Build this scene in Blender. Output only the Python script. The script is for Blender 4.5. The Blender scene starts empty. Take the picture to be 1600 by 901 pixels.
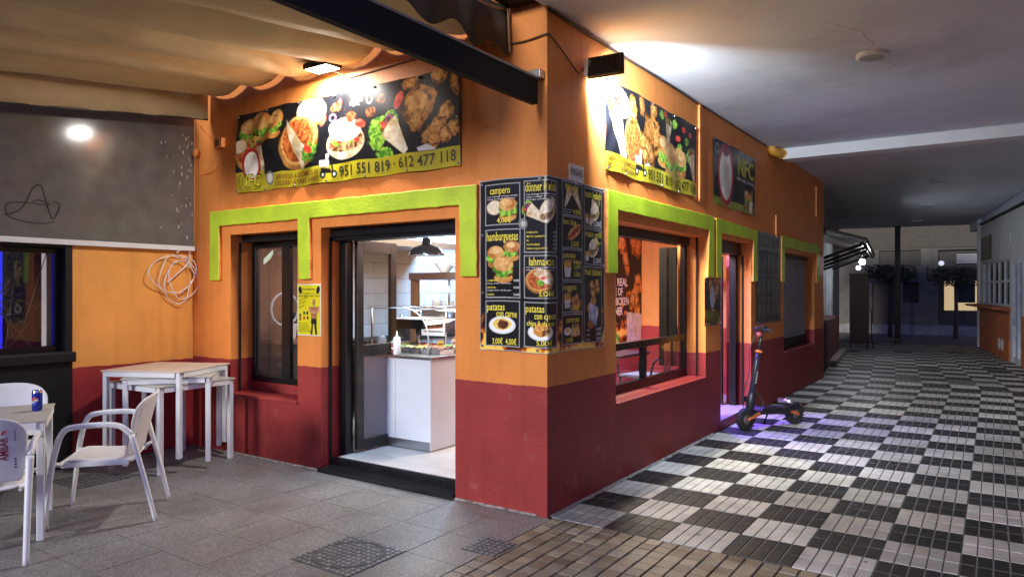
import bpy, bmesh, math, random
import numpy as np
from mathutils import Vector, Matrix
sc = bpy.context.scene
R = math.radians
rnd = random.Random(7)

# ---------------------------------------------------------------- camera
cd = bpy.data.cameras.new('camera'); cam = bpy.data.objects.new('camera', cd)
sc.collection.objects.link(cam); sc.camera = cam
cam.location = (2.442, -4.022, 1.5); cam.rotation_euler = (R(90), 0, R(34.1))
cd.sensor_width = 36; cd.lens = 36 * 1112 / 1600; cd.shift_y = 3.5 / 1600
cd.clip_start = 0.05; cd.clip_end = 900
# ---------------------------------------------------------------- night sky, faint town glow
w = bpy.data.worlds.new('World'); sc.world = w; w.use_nodes = True
nt = w.node_tree; bg = nt.nodes['Background']
sky = nt.nodes.new('ShaderNodeTexSky'); sky.sky_type = 'NISHITA'; sky.sun_disc = False
sky.sun_elevation = R(-4.0); sky.sun_rotation = R(150); sky.air_density = 1.0; sky.dust_density = 0.3; sky.ozone_density = 3.5
nt.links.new(sky.outputs[0], bg.inputs[0]); bg.inputs[1].default_value = 6.5
sd = bpy.data.lights.new('street_glow', 'SUN'); sun = bpy.data.objects.new('street_glow', sd)
sc.collection.objects.link(sun); sd.energy = 1.3; sd.angle = R(14); sd.color = (1.0, .96, .90)
sun.rotation_euler = Vector((.06, .94, -.25)).to_track_quat('-Z', 'Y').to_euler()
vs = sc.view_settings; vs.view_transform = 'Standard'; vs.look = 'None'; vs.exposure = 1.1; vs.gamma = 1
sc.cycles.use_denoising = True
sc.cycles.max_bounces = 8; sc.cycles.diffuse_bounces = 5; sc.cycles.glossy_bounces = 4
sc.cycles.transparent_max_bounces = 12; sc.cycles.sample_clamp_indirect = 4.0
sc.cycles.caustics_reflective = False; sc.cycles.caustics_refractive = False

# ---------------------------------------------------------------- helpers
def lin(c):
    if isinstance(c, str):
        c = [int(c[i:i+2], 16) / 255 for i in (0, 2, 4)]
        return tuple(x / 12.92 if x <= .04045 else ((x + .055) / 1.055) ** 2.4 for x in c)
    return tuple(c)

MATS = {}
def M(name, col, rough=.6, metal=0., var=.12, vs_=6., bump=0., bs=60., spec=.5, col2=None, thr=None, coat=0.):
    """procedural surface: base colour broken by two noises, optional stains (col2) and bump"""
    if name in MATS: return MATS[name]
    m = bpy.data.materials.new(name); m.use_nodes = True; MATS[name] = m
    t = m.node_tree; L = t.links.new; b = t.nodes['Principled BSDF']
    col = lin(col)
    tc = t.nodes.new('ShaderNodeTexCoord')
    n1 = t.nodes.new('ShaderNodeTexNoise'); n1.inputs['Scale'].default_value = vs_; n1.inputs['Detail'].default_value = 6
    L(tc.outputs['Object'], n1.inputs['Vector'])
    r1 = t.nodes.new('ShaderNodeValToRGB'); r1.color_ramp.elements[0].position = .3; r1.color_ramp.elements[1].position = .7
    lo = [max(0, c * (1 - var)) for c in col]; hi = [min(1, c * (1 + var)) for c in col]
    r1.color_ramp.elements[0].color = (*lo, 1); r1.color_ramp.elements[1].color = (*hi, 1)
    L(n1.outputs['Fac'], r1.inputs['Fac']); out = r1.outputs[0]
    if col2 is not None:
        n2 = t.nodes.new('ShaderNodeTexNoise'); n2.inputs['Scale'].default_value = vs_ * .45; n2.inputs['Detail'].default_value = 9
        n2.inputs['Roughness'].default_value = .7
        L(tc.outputs['Object'], n2.inputs['Vector'])
        r2 = t.nodes.new('ShaderNodeValToRGB'); a, c_ = thr or (.55, .72)
        r2.color_ramp.elements[0].position = a; r2.color_ramp.elements[1].position = c_
        r2.color_ramp.elements[0].color = (0, 0, 0, 1); r2.color_ramp.elements[1].color = (1, 1, 1, 1)
        L(n2.outputs['Fac'], r2.inputs['Fac'])
        mx = t.nodes.new('ShaderNodeMixRGB'); L(r2.outputs[0], mx.inputs[0]); L(out, mx.inputs[1])
        mx.inputs[2].default_value = (*lin(col2), 1); out = mx.outputs[0]
    L(out, b.inputs['Base Color'])
    b.inputs['Roughness'].default_value = rough; b.inputs['Metallic'].default_value = metal
    b.inputs['Specular IOR Level'].default_value = spec
    if coat: b.inputs['Coat Weight'].default_value = coat
    if bump:
        n3 = t.nodes.new('ShaderNodeTexNoise'); n3.inputs['Scale'].default_value = bs; n3.inputs['Detail'].default_value = 4
        L(tc.outputs['Object'], n3.inputs['Vector'])
        bp = t.nodes.new('ShaderNodeBump'); bp.inputs['Strength'].default_value = bump; bp.inputs['Distance'].default_value = .01
        L(n3.outputs['Fac'], bp.inputs['Height']); L(bp.outputs[0], b.inputs['Normal'])
    return m

def emis(name, col, s):
    if name in MATS: return MATS[name]
    m = bpy.data.materials.new(name); m.use_nodes = True; MATS[name] = m
    b = m.node_tree.nodes['Principled BSDF']; b.inputs['Base Color'].default_value = (*lin(col), 1)
    b.inputs['Emission Color'].default_value = (*lin(col), 1); b.inputs['Emission Strength'].default_value = s
    return m

def glass(name, tint=(1, 1, 1), refl=1.0, rough=.02, dirt=0.):
    if name in MATS: return MATS[name]
    m = bpy.data.materials.new(name); m.use_nodes = True; MATS[name] = m
    t = m.node_tree; t.nodes.clear(); L = t.links.new
    o = t.nodes.new('ShaderNodeOutputMaterial'); tr = t.nodes.new('ShaderNodeBsdfTransparent'); tr.inputs[0].default_value = (*tint, 1)
    g = t.nodes.new('ShaderNodeBsdfGlossy'); g.inputs['Roughness'].default_value = rough
    fr = t.nodes.new('ShaderNodeFresnel'); ge = t.nodes.new('ShaderNodeNewGeometry'); ir = t.nodes.new('ShaderNodeMapRange')
    ir.inputs[3].default_value = 1.5; ir.inputs[4].default_value = 1 / 1.5; L(ge.outputs['Backfacing'], ir.inputs[0]); L(ir.outputs[0], fr.inputs[0])
    mu = t.nodes.new('ShaderNodeMath'); mu.operation = 'MULTIPLY'; mu.inputs[1].default_value = refl; mu.use_clamp = True
    L(fr.outputs[0], mu.inputs[0])
    mx = t.nodes.new('ShaderNodeMixShader'); L(mu.outputs[0], mx.inputs[0]); L(tr.outputs[0], mx.inputs[1]); L(g.outputs[0], mx.inputs[2])
    last = mx
    if dirt:
        tc = t.nodes.new('ShaderNodeTexCoord'); n = t.nodes.new('ShaderNodeTexNoise'); n.inputs['Scale'].default_value = 7; n.inputs['Detail'].default_value = 10
        L(tc.outputs['Object'], n.inputs['Vector'])
        rp = t.nodes.new('ShaderNodeMapRange'); rp.inputs[1].default_value = .3; rp.inputs[2].default_value = .75
        rp.inputs[3].default_value = dirt * .72; rp.inputs[4].default_value = dirt
        L(n.outputs['Fac'], rp.inputs[0])
        d = t.nodes.new('ShaderNodeBsdfDiffuse'); d.inputs[0].default_value = (.42, .395, .375, 1)
        m2 = t.nodes.new('ShaderNodeMixShader'); L(rp.outputs[0], m2.inputs[0]); L(last.outputs[0], m2.inputs[1]); L(d.outputs[0], m2.inputs[2]); last = m2
    L(last.outputs[0], o.inputs[0]); return m

def tag(o, label=None, cat=None, group=None, kind=None):
    if label: o['label'] = label
    if cat: o['category'] = cat
    if group: o['group'] = group
    if kind: o['kind'] = kind
    return o
def link(o, parent=None):
    sc.collection.objects.link(o)
    if parent is not None:
        o.parent = parent
    return o
def thing(name, label, cat, loc=(0, 0, 0), rz=0, group=None):
    o = bpy.data.objects.new(name, None); o.empty_display_size = .1; link(o)
    o.location = loc; o.rotation_euler = (0, 0, rz); return tag(o, label, cat, group)
def copy_tree(o, parent=None):
    c = o.copy(); sc.collection.objects.link(c); c.parent = parent
    for ch in list(o.children): copy_tree(ch, c)
    return c

class MB:
    """collects shapes with materials; build() links them as ONE mesh object"""
    def __init__(s): s.v = []; s.f = []; s.m = []; s.mats = []; s.sm = []
    def mi(s, mat):
        if mat not in s.mats: s.mats.append(mat)
        return s.mats.index(mat)
    def add(s, vs, fs, mat, smooth=False):
        o = len(s.v); i = s.mi(mat); s.v += [tuple(p) for p in vs]
        for f in fs: s.f.append([a + o for a in f]); s.m.append(i); s.sm.append(smooth)
        return s
    def box(s, a, b, mat, rot=None, org=None):
        x0, y0, z0 = a; x1, y1, z1 = b
        vs = [(x, y, z) for z in (z0, z1) for y in (y0, y1) for x in (x0, x1)]
        if rot is not None:
            o = Vector(org if org is not None else ((x0+x1)/2, (y0+y1)/2, (z0+z1)/2)); vs = [tuple(rot @ (Vector(p) - o) + o) for p in vs]
        return s.add(vs, [(0,2,3,1),(4,5,7,6),(0,1,5,4),(2,6,7,3),(0,4,6,2),(1,3,7,5)], mat)
    def prism(s, pts, f0, f1, mat, side=None):
        """pts 2-D outline; f0/f1 map (u,v) to 3-D for the two ends"""
        n = len(pts); vs = [f0(*p) for p in pts] + [f1(*p) for p in pts]
        s.add(vs, [tuple(range(n))[::-1], tuple(range(n, 2*n))], mat)
        return s.add(vs, [(i, (i+1) % n, n + (i+1) % n, n + i) for i in range(n)], side or mat)
    def tube(s, path, r, mat, n=8, cap=True, flat=1.0):
        P = [Vector(p) for p in path]; k = len(P); rs = r if isinstance(r, (list, tuple)) else [r] * k
        vs = []; prev = None
        for i, p in enumerate(P):
            d = (P[min(i+1, k-1)] - P[max(i-1, 0)]).normalized()
            if prev is None:
                up = Vector((0, 0, 1)) if abs(d.z) < .9 else Vector((1, 0, 0)); a = d.cross(up).normalized()
            else:
                a = (prev - d * prev.dot(d)).normalized()
            prev = a; b = d.cross(a)
            for j in range(n):
                t = 2 * math.pi * j / n; vs.append(tuple(p + a * math.cos(t) * rs[i] + b * math.sin(t) * rs[i] * flat))
        fs = [(i*n + j, i*n + (j+1) % n, (i+1)*n + (j+1) % n, (i+1)*n + j) for i in range(k-1) for j in range(n)]
        s.add(vs, fs, mat, True)
        if cap: s.add(vs[:n], [tuple(range(n))[::-1]], mat); s.add(vs[-n:], [tuple(range(n))], mat)
        return s
    def lathe(s, prof, c, mat, n=20, axis='z'):
        vs = []
        for r, h in prof:
            for j in range(n):
                t = 2 * math.pi * j / n; x, y = r * math.cos(t), r * math.sin(t)
                vs.append((c[0]+x, c[1]+y, c[2]+h) if axis == 'z' else ((c[0]+h, c[1]+x, c[2]+y) if axis == 'x' else (c[0]+x, c[1]+h, c[2]+y)))
        k = len(prof)
        return s.add(vs, [(i*n + j, i*n + (j+1) % n, (i+1)*n + (j+1) % n, (i+1)*n + j) for i in range(k-1) for j in range(n)], mat, True)
    def mesh(s, name):
        me = bpy.data.meshes.new(name); me.from_pydata([(float(a), float(b), float(c)) for a, b, c in s.v], [], s.f)
        for m in s.mats: me.materials.append(m)
        me.polygons.foreach_set('material_index', s.m); me.polygons.foreach_set('use_smooth', s.sm); me.update(); return me
    def build(s, name, parent=None, bevel=0, fix=True):
        me = s.mesh(name)
        if fix:
            bm = bmesh.new(); bm.from_mesh(me)
            bmesh.ops.remove_doubles(bm, verts=bm.verts, dist=1e-5); bmesh.ops.recalc_face_normals(bm, faces=bm.faces); bm.to_mesh(me); bm.free()
        o = bpy.data.objects.new(name, me); link(o, parent)
        if bevel:
            b = o.modifiers.new('bevel', 'BEVEL'); b.width = bevel; b.segments = 2; b.limit_method = 'ANGLE'; b.angle_limit = R(40)
        return o
def box(name, a, b, mat, parent=None, bevel=0): return MB().box(a, b, mat).build(name, parent, bevel)
def tube(name, path, r, mat, parent=None, n=8): return MB().tube(path, r, mat, n).build(name, parent)
def smooth_path(pts, k=6):
    P = [Vector(p) for p in pts]; out = []
    for i in range(len(P) - 1):
        p0, p1, p2, p3 = P[max(i-1, 0)], P[i], P[i+1], P[min(i+2, len(P)-1)]
        for j in range(k):
            t = j / k
            out.append(.5 * ((2*p1) + (p2-p0)*t + (2*p0-5*p1+4*p2-p3)*t*t + (3*p1-p0-3*p2+p3)*t**3))
    out.append(P[-1]); return out

def wall(us, zs, holes, fmap, th, mat, name, parent, bevel=.006):
    """a wall of thickness th with rectangular openings; fmap(u, depth, z) -> xyz"""
    U = sorted(set([us[0], us[1]] + [h[0] for h in holes] + [h[1] for h in holes])); Z = sorted(set([zs[0], zs[1]] + [h[2] for h in holes] + [h[3] for h in holes]))
    def hole(i, j):
        if i < 0 or j < 0 or i >= len(U)-1 or j >= len(Z)-1: return True
        u = (U[i]+U[i+1])/2; z = (Z[j]+Z[j+1])/2
        return any(h[0] < u < h[1] and h[2] < z < h[3] for h in holes)
    mb = MB()
    for i in range(len(U)-1):
        for j in range(len(Z)-1):
            if hole(i, j): continue
            a, b, c, d = U[i], U[i+1], Z[j], Z[j+1]
            for dep in (0, th): mb.add([fmap(a, dep, c), fmap(b, dep, c), fmap(b, dep, d), fmap(a, dep, d)], [(0,1,2,3)], mat)
            if hole(i-1, j): mb.add([fmap(a,0,c), fmap(a,th,c), fmap(a,th,d), fmap(a,0,d)], [(0,1,2,3)], mat)
            if hole(i+1, j): mb.add([fmap(b,0,c), fmap(b,th,c), fmap(b,th,d), fmap(b,0,d)], [(0,1,2,3)], mat)
            if hole(i, j-1): mb.add([fmap(a,0,c), fmap(b,0,c), fmap(b,th,c), fmap(a,th,c)], [(0,1,2,3)], mat)
            if hole(i, j+1): mb.add([fmap(a,0,d), fmap(b,0,d), fmap(b,th,d), fmap(a,th,d)], [(0,1,2,3)], mat)
    return mb.build(name, parent, bevel)

def painted_wall(name, top, bot, zline, wob=.012, rough=.55, bump=.26, bs=60):
    """two-tone house paint: top colour above the line, bottom colour below, rolled plaster relief, drips and scuffs"""
    m = bpy.data.materials.new(name); m.use_nodes = True; MATS[name] = m
    t = m.node_tree; L = t.links.new; b = t.nodes['Principled BSDF']; N = t.nodes.new
    tc = N('ShaderNodeTexCoord'); sx = N('ShaderNodeSeparateXYZ'); L(tc.outputs['Object'], sx.inputs[0])
    nz = N('ShaderNodeTexNoise'); nz.inputs['Scale'].default_value = 9; nz.inputs['Detail'].default_value = 5; L(tc.outputs['Object'], nz.inputs['Vector'])
    ma = N('ShaderNodeMath'); ma.operation = 'MULTIPLY_ADD'; L(nz.outputs['Fac'], ma.inputs[0]); ma.inputs[1].default_value = wob * 2; ma.inputs[2].default_value = zline - wob
    gt = N('ShaderNodeMath'); gt.operation = 'GREATER_THAN'; L(sx.outputs['Z'], gt.inputs[0]); L(ma.outputs[0], gt.inputs[1])
    n2 = N('ShaderNodeTexNoise'); n2.inputs['Scale'].default_value = 2.3; n2.inputs['Detail'].default_value = 8; n2.inputs['Roughness'].default_value = .65
    L(tc.outputs['Object'], n2.inputs['Vector'])
    def rng(c, v):
        r = N('ShaderNodeValToRGB'); r.color_ramp.elements[0].position = .32; r.color_ramp.elements[1].position = .68
        r.color_ramp.elements[0].color = (*[x*(1-v) for x in c], 1); r.color_ramp.elements[1].color = (*[min(1, x*(1+v)) for x in c], 1)
        L(n2.outputs['Fac'], r.inputs[0]); return r.outputs[0]
    mx = N('ShaderNodeMixRGB'); L(gt.outputs[0], mx.inputs[0]); L(rng(lin(bot), .16), mx.inputs[1]); L(rng(lin(top), .10), mx.inputs[2])
    # small chips of old paint
    n4 = N('ShaderNodeTexNoise'); n4.inputs['Scale'].default_value = 31; n4.inputs['Detail'].default_value = 6; L(tc.outputs['Object'], n4.inputs['Vector'])
    rc = N('ShaderNodeValToRGB'); rc.color_ramp.elements[0].position = .73; rc.color_ramp.elements[1].position = .77
    rc.color_ramp.elements[0].color = (0,0,0,1); rc.color_ramp.elements[1].color = (.5,.5,.5,1); L(n4.outputs['Fac'], rc.inputs[0])
    m2 = N('ShaderNodeMixRGB'); L(rc.outputs[0], m2.inputs[0]); L(mx.outputs[0], m2.inputs[1]); m2.inputs[2].default_value = (.20, .09, .05, 1)
    # rain streaks and rubbed, dusty patches
    mp = N('ShaderNodeMapping'); mp.inputs['Scale'].default_value = (14, 14, .9); L(tc.outputs['Object'], mp.inputs[0])
    n6 = N('ShaderNodeTexNoise'); n6.inputs['Scale'].default_value = 1; n6.inputs['Detail'].default_value = 8; L(mp.outputs[0], n6.inputs['Vector'])
    r6 = N('ShaderNodeValToRGB'); r6.color_ramp.elements[0].position = .50; r6.color_ramp.elements[1].position = .78; r6.color_ramp.elements[0].color = (1,1,1,1); r6.color_ramp.elements[1].color = (.62,.58,.55,1); L(n6.outputs['Fac'], r6.inputs[0])
    m3 = N('ShaderNodeMixRGB'); m3.blend_type = 'MULTIPLY'; m3.inputs[0].default_value = .35; L(m2.outputs[0], m3.inputs[1]); L(r6.outputs[0], m3.inputs[2])
    n7 = N('ShaderNodeTexNoise'); n7.inputs['Scale'].default_value = 4.5; n7.inputs['Detail'].default_value = 12; n7.inputs['Roughness'].default_value = .75; n7.inputs['Distortion'].default_value = .4; L(tc.outputs['Object'], n7.inputs['Vector'])
    r7 = N('ShaderNodeValToRGB'); r7.color_ramp.elements[0].position = .58; r7.color_ramp.elements[1].position = .74; r7.color_ramp.elements[0].color = (0,0,0,1); r7.color_ramp.elements[1].color = (.34,.34,.34,1); L(n7.outputs['Fac'], r7.inputs[0])
    m4 = N('ShaderNodeMixRGB'); L(r7.outputs[0], m4.inputs[0]); L(m3.outputs[0], m4.inputs[1]); m4.inputs[2].default_value = (.42, .30, .22, 1)
    L(m4.outputs[0], b.inputs['Base Color']); b.inputs['Roughness'].default_value = rough; b.inputs['Specular IOR Level'].default_value = .35
    n3 = N('ShaderNodeTexNoise'); n3.inputs['Scale'].default_value = bs; n3.inputs['Detail'].default_value = 5; L(tc.outputs['Object'], n3.inputs['Vector'])
    n5 = N('ShaderNodeTexNoise'); n5.inputs['Scale'].default_value = 3.2; n5.inputs['Detail'].default_value = 3; L(tc.outputs['Object'], n5.inputs['Vector'])
    ad = N('ShaderNodeMath'); ad.operation = 'MULTIPLY_ADD'; L(n5.outputs['Fac'], ad.inputs[0]); ad.inputs[1].default_value = .5; L(n3.outputs['Fac'], ad.inputs[2])
    # block joints showing faintly through the paint
    xy = N('ShaderNodeMath'); xy.operation = 'ADD'; L(sx.outputs['X'], xy.inputs[0]); L(sx.outputs['Y'], xy.inputs[1])
    cb = N('ShaderNodeCombineXYZ'); L(xy.outputs[0], cb.inputs[0]); L(sx.outputs['Z'], cb.inputs[1])
    br = N('ShaderNodeTexBrick'); br.offset = .5; br.inputs['Scale'].default_value = 1; br.inputs['Brick Width'].default_value = .42; br.inputs['Row Height'].default_value = .29; br.inputs['Mortar Size'].default_value = .0035; br.inputs['Mortar Smooth'].default_value = .6
    L(cb.outputs[0], br.inputs['Vector'])
    lo = N('ShaderNodeMath'); lo.operation = 'SUBTRACT'; lo.inputs[0].default_value = 1.0; L(gt.outputs[0], lo.inputs[1])
    jm = N('ShaderNodeMath'); jm.operation = 'MULTIPLY'; L(br.outputs['Fac'], jm.inputs[0]); L(lo.outputs[0], jm.inputs[1])
    sb = N('ShaderNodeMath'); sb.operation = 'MULTIPLY_ADD'; L(jm.outputs[0], sb.inputs[0]); sb.inputs[1].default_value = -.55; L(ad.outputs[0], sb.inputs[2])
    bp = N('ShaderNodeBump'); bp.inputs['Strength'].default_value = bump; bp.inputs['Distance'].default_value = .012
    L(sb.outputs[0], bp.inputs['Height']); L(bp.outputs[0], b.inputs['Normal']); return m

# ---------------------------------------------------------------- materials
ORANGE = (.69, .235, .048); RED = (.27, .028, .026); GREEN = (.42, .58, .02)
wall_paint = painted_wall('orange and red wall paint', ORANGE, RED, .862)
orange = M('orange paint', ORANGE, .55, bump=.3, bs=40, var=.1)
redp = M('red paint', RED, .5, bump=.2, bs=40, var=.12)
greenp = M('lime green paint', GREEN, .55, bump=.28, bs=55, var=.16, vs_=4, col2=(.30, .40, .03), thr=(.60, .80))
black = M('black painted metal', (.006, .006, .007), .30, var=.3, spec=.4)
blackm = M('matt black', (.007, .0068, .0068), .6, var=.25, spec=.3)
white_pl = M('white resin', (.72, .72, .71), .38, var=.04, vs_=12, col2=(.45, .43, .40), thr=(.66, .80))
steel = M('brushed steel', (.55, .56, .58), .28, metal=1., var=.08)
darksteel = M('dark steel', (.08, .08, .085), .4, metal=.8)
white = M('white paint', (.70, .70, .69), .5, var=.05)
chrome = M('chrome', (.7, .7, .72), .12, metal=1., var=.03)
pane_g = glass('window glass', (.93, .95, .95), 1.2)
rubber = M('black rubber', (.015, .015, .015), .75)
wood_d = M('dark wood', (.035, .016, .009), .45, var=.4, vs_=14)
cable_w = M('white cable', (.75, .73, .70), .45)
cable_b = M('black cable', (.02, .02, .02), .5)
# ================================================================ ground, floors, ceiling
asphalt = M('asphalt', (.05, .05, .05), .8, var=.3, vs_=3, bump=.3, bs=120)
tag(box('ground', (-300, -300, -.5), (300, 300, -.03), asphalt), kind='structure')
# --- terrazzo forecourt of square slabs
terr_bed = M('joint mortar', (.14, .14, .14), .85)
def terrazzo(name, k):
    m = bpy.data.materials.new(name); m.use_nodes = True
    t = m.node_tree; L = t.links.new; N = t.nodes.new; b = t.nodes['Principled BSDF']
    g = N('ShaderNodeNewGeometry')
    vo = N('ShaderNodeTexVoronoi'); vo.inputs['Scale'].default_value = 130; L(g.outputs['Position'], vo.inputs['Vector'])
    n = N('ShaderNodeTexNoise'); n.inputs['Scale'].default_value = 1.4; n.inputs['Detail'].default_value = 9; n.inputs['Roughness'].default_value = .65; L(g.outputs['Position'], n.inputs['Vector'])
    r = N('ShaderNodeValToRGB'); e = r.color_ramp.elements; e[0].position = .0; e[1].position = 1.; e[0].color = (.070*k, .070*k, .070*k, 1); e[1].color = (.25*k, .248*k, .245*k, 1)
    e2 = r.color_ramp.elements.new(.55); e2.color = (.125*k, .124*k, .122*k, 1)
    L(vo.outputs['Color'], r.inputs[0])
    mx = N('ShaderNodeMixRGB'); mx.blend_type = 'MULTIPLY'; mx.inputs[0].default_value = .75
    r2 = N('ShaderNodeValToRGB'); r2.color_ramp.elements[0].position = .33; r2.color_ramp.elements[1].position = .68; r2.color_ramp.elements[0].color = (.55,.53,.51,1); r2.color_ramp.elements[1].color = (1,1,1,1)
    L(n.outputs['Fac'], r2.inputs[0]); L(r.outputs[0], mx.inputs[1]); L(r2.outputs[0], mx.inputs[2]); L(mx.outputs[0], b.inputs['Base Color'])
    rr = N('ShaderNodeMapRange'); rr.inputs[1].default_value = .3; rr.inputs[2].default_value = .7; rr.inputs[3].default_value = .30; rr.inputs[4].default_value = .55
    L(n.outputs['Fac'], rr.inputs[0]); L(rr.outputs[0], b.inputs['Roughness'])
    bp = N('ShaderNodeBump'); bp.inputs['Strength'].default_value = .12; bp.inputs['Distance'].default_value = .004; L(vo.outputs['Distance'], bp.inputs['Height']); L(bp.outputs[0], b.inputs['Normal'])
    return m
tm = [terrazzo('terrazzo %d' % i, k) for i, k in enumerate((1.55, 1.55, 1.55))]
forecourt = tag(box('terrazzo_forecourt', (-9, -9, -.028), (.06, .0, -.006), terr_bed), kind='structure')
P = .39
slabmesh = []
for m in tm:
    mb = MB(); a = P - .002; e = .001
    mb.add([(0,0,-.004),(a,0,-.004),(a,a,-.004),(0,a,-.004),(e,e,0),(a-e,e,0),(a-e,a-e,0),(e,a-e,0)],
           [(4,5,6,7),(0,1,5,4),(1,2,6,5),(2,3,7,6),(3,0,4,7)], m)
    slabmesh.append(mb.mesh('slab'))
lip = MB()
for i in range(-11, 0):
    for j in range(-13, 3):
        x0 = .03 + i * P; y0 = -.97 + j * P
        if y0 > -.05: continue
        if x0 < -4.03 or y0 < -3.0 or y0 + P > 0.02:
            x1, y1 = x0 + P - .003, min(y0 + P - .003, -.001)
            lip.box((x0, y0, -.006), (x1, y1, 0), rnd.choice(tm)); continue
        o = bpy.data.objects.new('slab', rnd.choice(slabmesh)); link(o, forecourt); o.location = (x0, y0, rnd.uniform(-.0008, .0006))
o = lip.build('cut_slabs', forecourt); tag(o, kind='stuff')

# --- black and white passage tiles: 5 x 2 raised pads on each 38 cm tile
def tilemat(name, col, var=.15, rough=.33):
    m = bpy.data.materials.new(name); m.use_nodes = True
    t = m.node_tree; L = t.links.new; N = t.nodes.new; b = t.nodes['Principled BSDF']
    g = N('ShaderNodeNewGeometry'); oi = N('ShaderNodeObjectInfo')
    n = N('ShaderNodeTexNoise'); n.inputs['Scale'].default_value = 5; n.inputs['Detail'].default_value = 10; n.inputs['Roughness'].default_value = .7; L(g.outputs['Position'], n.inputs['Vector'])
    r = N('ShaderNodeValToRGB'); r.color_ramp.elements[0].position = .3; r.color_ramp.elements[1].position = .72
    r.color_ramp.elements[0].color = (*[c*(1-2.6*var) for c in col], 1); r.color_ramp.elements[1].color = (*[c*(1+.4*var) for c in col], 1)
    L(n.outputs['Fac'], r.inputs[0])
    hv = N('ShaderNodeHueSaturation'); L(r.outputs[0], hv.inputs['Color'])
    mr = N('ShaderNodeMapRange'); mr.inputs[3].default_value = .72; mr.inputs[4].default_value = 1.12; L(oi.outputs['Random'], mr.inputs[0]); L(mr.outputs[0], hv.inputs['Value'])
    n9 = N('ShaderNodeTexNoise'); n9.inputs['Scale'].default_value = .9; n9.inputs['Detail'].default_value = 7; n9.inputs['Roughness'].default_value = .6; L(g.outputs['Position'], n9.inputs['Vector'])
    r9 = N('ShaderNodeValToRGB'); r9.color_ramp.elements[0].position = .35; r9.color_ramp.elements[1].position = .62; r9.color_ramp.elements[0].color = (.66,.64,.61,1); r9.color_ramp.elements[1].color = (1,1,1,1); L(n9.outputs['Fac'], r9.inputs[0])
    v9 = N('ShaderNodeTexVoronoi'); v9.inputs['Scale'].default_value = 3.1; L(g.outputs['Position'], v9.inputs['Vector'])   # trodden gum
    g9 = N('ShaderNodeMath'); g9.operation = 'LESS_THAN'; g9.inputs[1].default_value = .045; L(v9.outputs['Distance'], g9.inputs[0])
    m9 = N('ShaderNodeMixRGB'); m9.blend_type = 'MULTIPLY'; m9.inputs[0].default_value = 1.; L(hv.outputs[0], m9.inputs[1]); L(r9.outputs[0], m9.inputs[2])
    k9 = N('ShaderNodeMixRGB'); L(g9.outputs[0], k9.inputs[0]); L(m9.outputs[0], k9.inputs[1]); k9.inputs[2].default_value = (.07, .068, .064, 1)
    L(k9.outputs[0], b.inputs['Base Color'])
    rr = N('ShaderNodeMapRange'); rr.inputs[1].default_value = .3; rr.inputs[2].default_value = .7; rr.inputs[3].default_value = rough*.8; rr.inputs[4].default_value = rough*1.5
    L(n.outputs['Fac'], rr.inputs[0]); L(rr.outputs[0], b.inputs['Roughness'])
    n2 = N('ShaderNodeTexNoise'); n2.inputs['Scale'].default_value = 90; L(g.outputs['Position'], n2.inputs['Vector'])
    bp = N('ShaderNodeBump'); bp.inputs['Strength'].default_value = .15; bp.inputs['Distance'].default_value = .004; L(n2.outputs['Fac'], bp.inputs['Height']); L(bp.outputs[0], b.inputs['Normal'])
    return m
tw = tilemat('white floor tile', (.63, .65, .64), rough=.45); tb = tilemat('black floor tile', (.016, .018, .022), rough=.5)
tg = tilemat('grey floor tile', (.17, .17, .17), rough=.45)
gw = M('dark grout', (.06, .058, .055), .8); gb = M('pale grout', (.19, .20, .21), .6)
T = .38
def tile_mb(mb, mat, gr, x=0, y=0, rot=None, org=None):
    def t3(p):
        if rot is None: return (p[0]+x, p[1]+y, p[2])
        q = rot @ Vector((p[0]+x, p[1]+y, 0)); return (q.x+org[0], q.y+org[1], p[2])
    a = T - .002
    mb.add([t3(p) for p in [(.001,.001,-.005),(a,.001,-.005),(a,a,-.005),(.001,a,-.005)]], [(0,1,2,3)], gr)
    cx, cy = T/5, T/2
    g = .0032 if gr is gw else .0048
    for i in range(5):
        for j in range(2):
            x0, x1, y0, y1 = i*cx+g/1.2, (i+1)*cx-g/1.2, j*cy+g*1.0, (j+1)*cy-g*1.0; e = .002
            mb.add([t3(p) for p in [(x0,y0,-.005),(x1,y0,-.005),(x1,y1,-.005),(x0,y1,-.005),(x0+e,y0+e,0),(x1-e,y0+e,0),(x1-e,y1-e,0),(x0+e,y1-e,0)]],
                   [(4,5,6,7),(0,1,5,4),(1,2,6,5),(2,3,7,6),(3,0,4,7)], mat)
tmesh = {}
for k, (m, g) in {'w': (tw, gw), 'b': (tb, gb), 'g': (tg, gw)}.items():
    mb = MB(); tile_mb(mb, m, g); tmesh[k] = mb.mesh('floor_tile')
bed = MB(); bed.prism([(.0, .03), (6.5, .03), (6.5, 8.75), (5.5, 19.), (-2.6, 18.8), (-.6, 9.2), (0, 9.2)], lambda u, v: (u, v, -.028), lambda u, v: (u, v, -.007), gw)
pfloor = tag(bed.build('passage_floor'), kind='structure')
rest = MB(); cnt = 0
near = [(i, j) for j in range(23) for i in range(17)]
for i, j in near:
    x, y = .008 + i*T, .035 + j*T
    k = 'b' if (i + j) % 2 == 1 else 'w'
    if x < 2.44 + .036*(y+4.02) + .1:
        o = bpy.data.objects.new('floor_tile', tmesh[k]); link(o, pfloor); o.location = (x, y, rnd.uniform(-.0012, .0006)); o.rotation_euler = (R(rnd.uniform(-.12, .12)), R(rnd.uniform(-.12, .12)), 0); cnt += 1
    else:
        tile_mb(rest, tb if k == 'b' else tw, gb if k == 'b' else gw, x, y)
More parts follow.
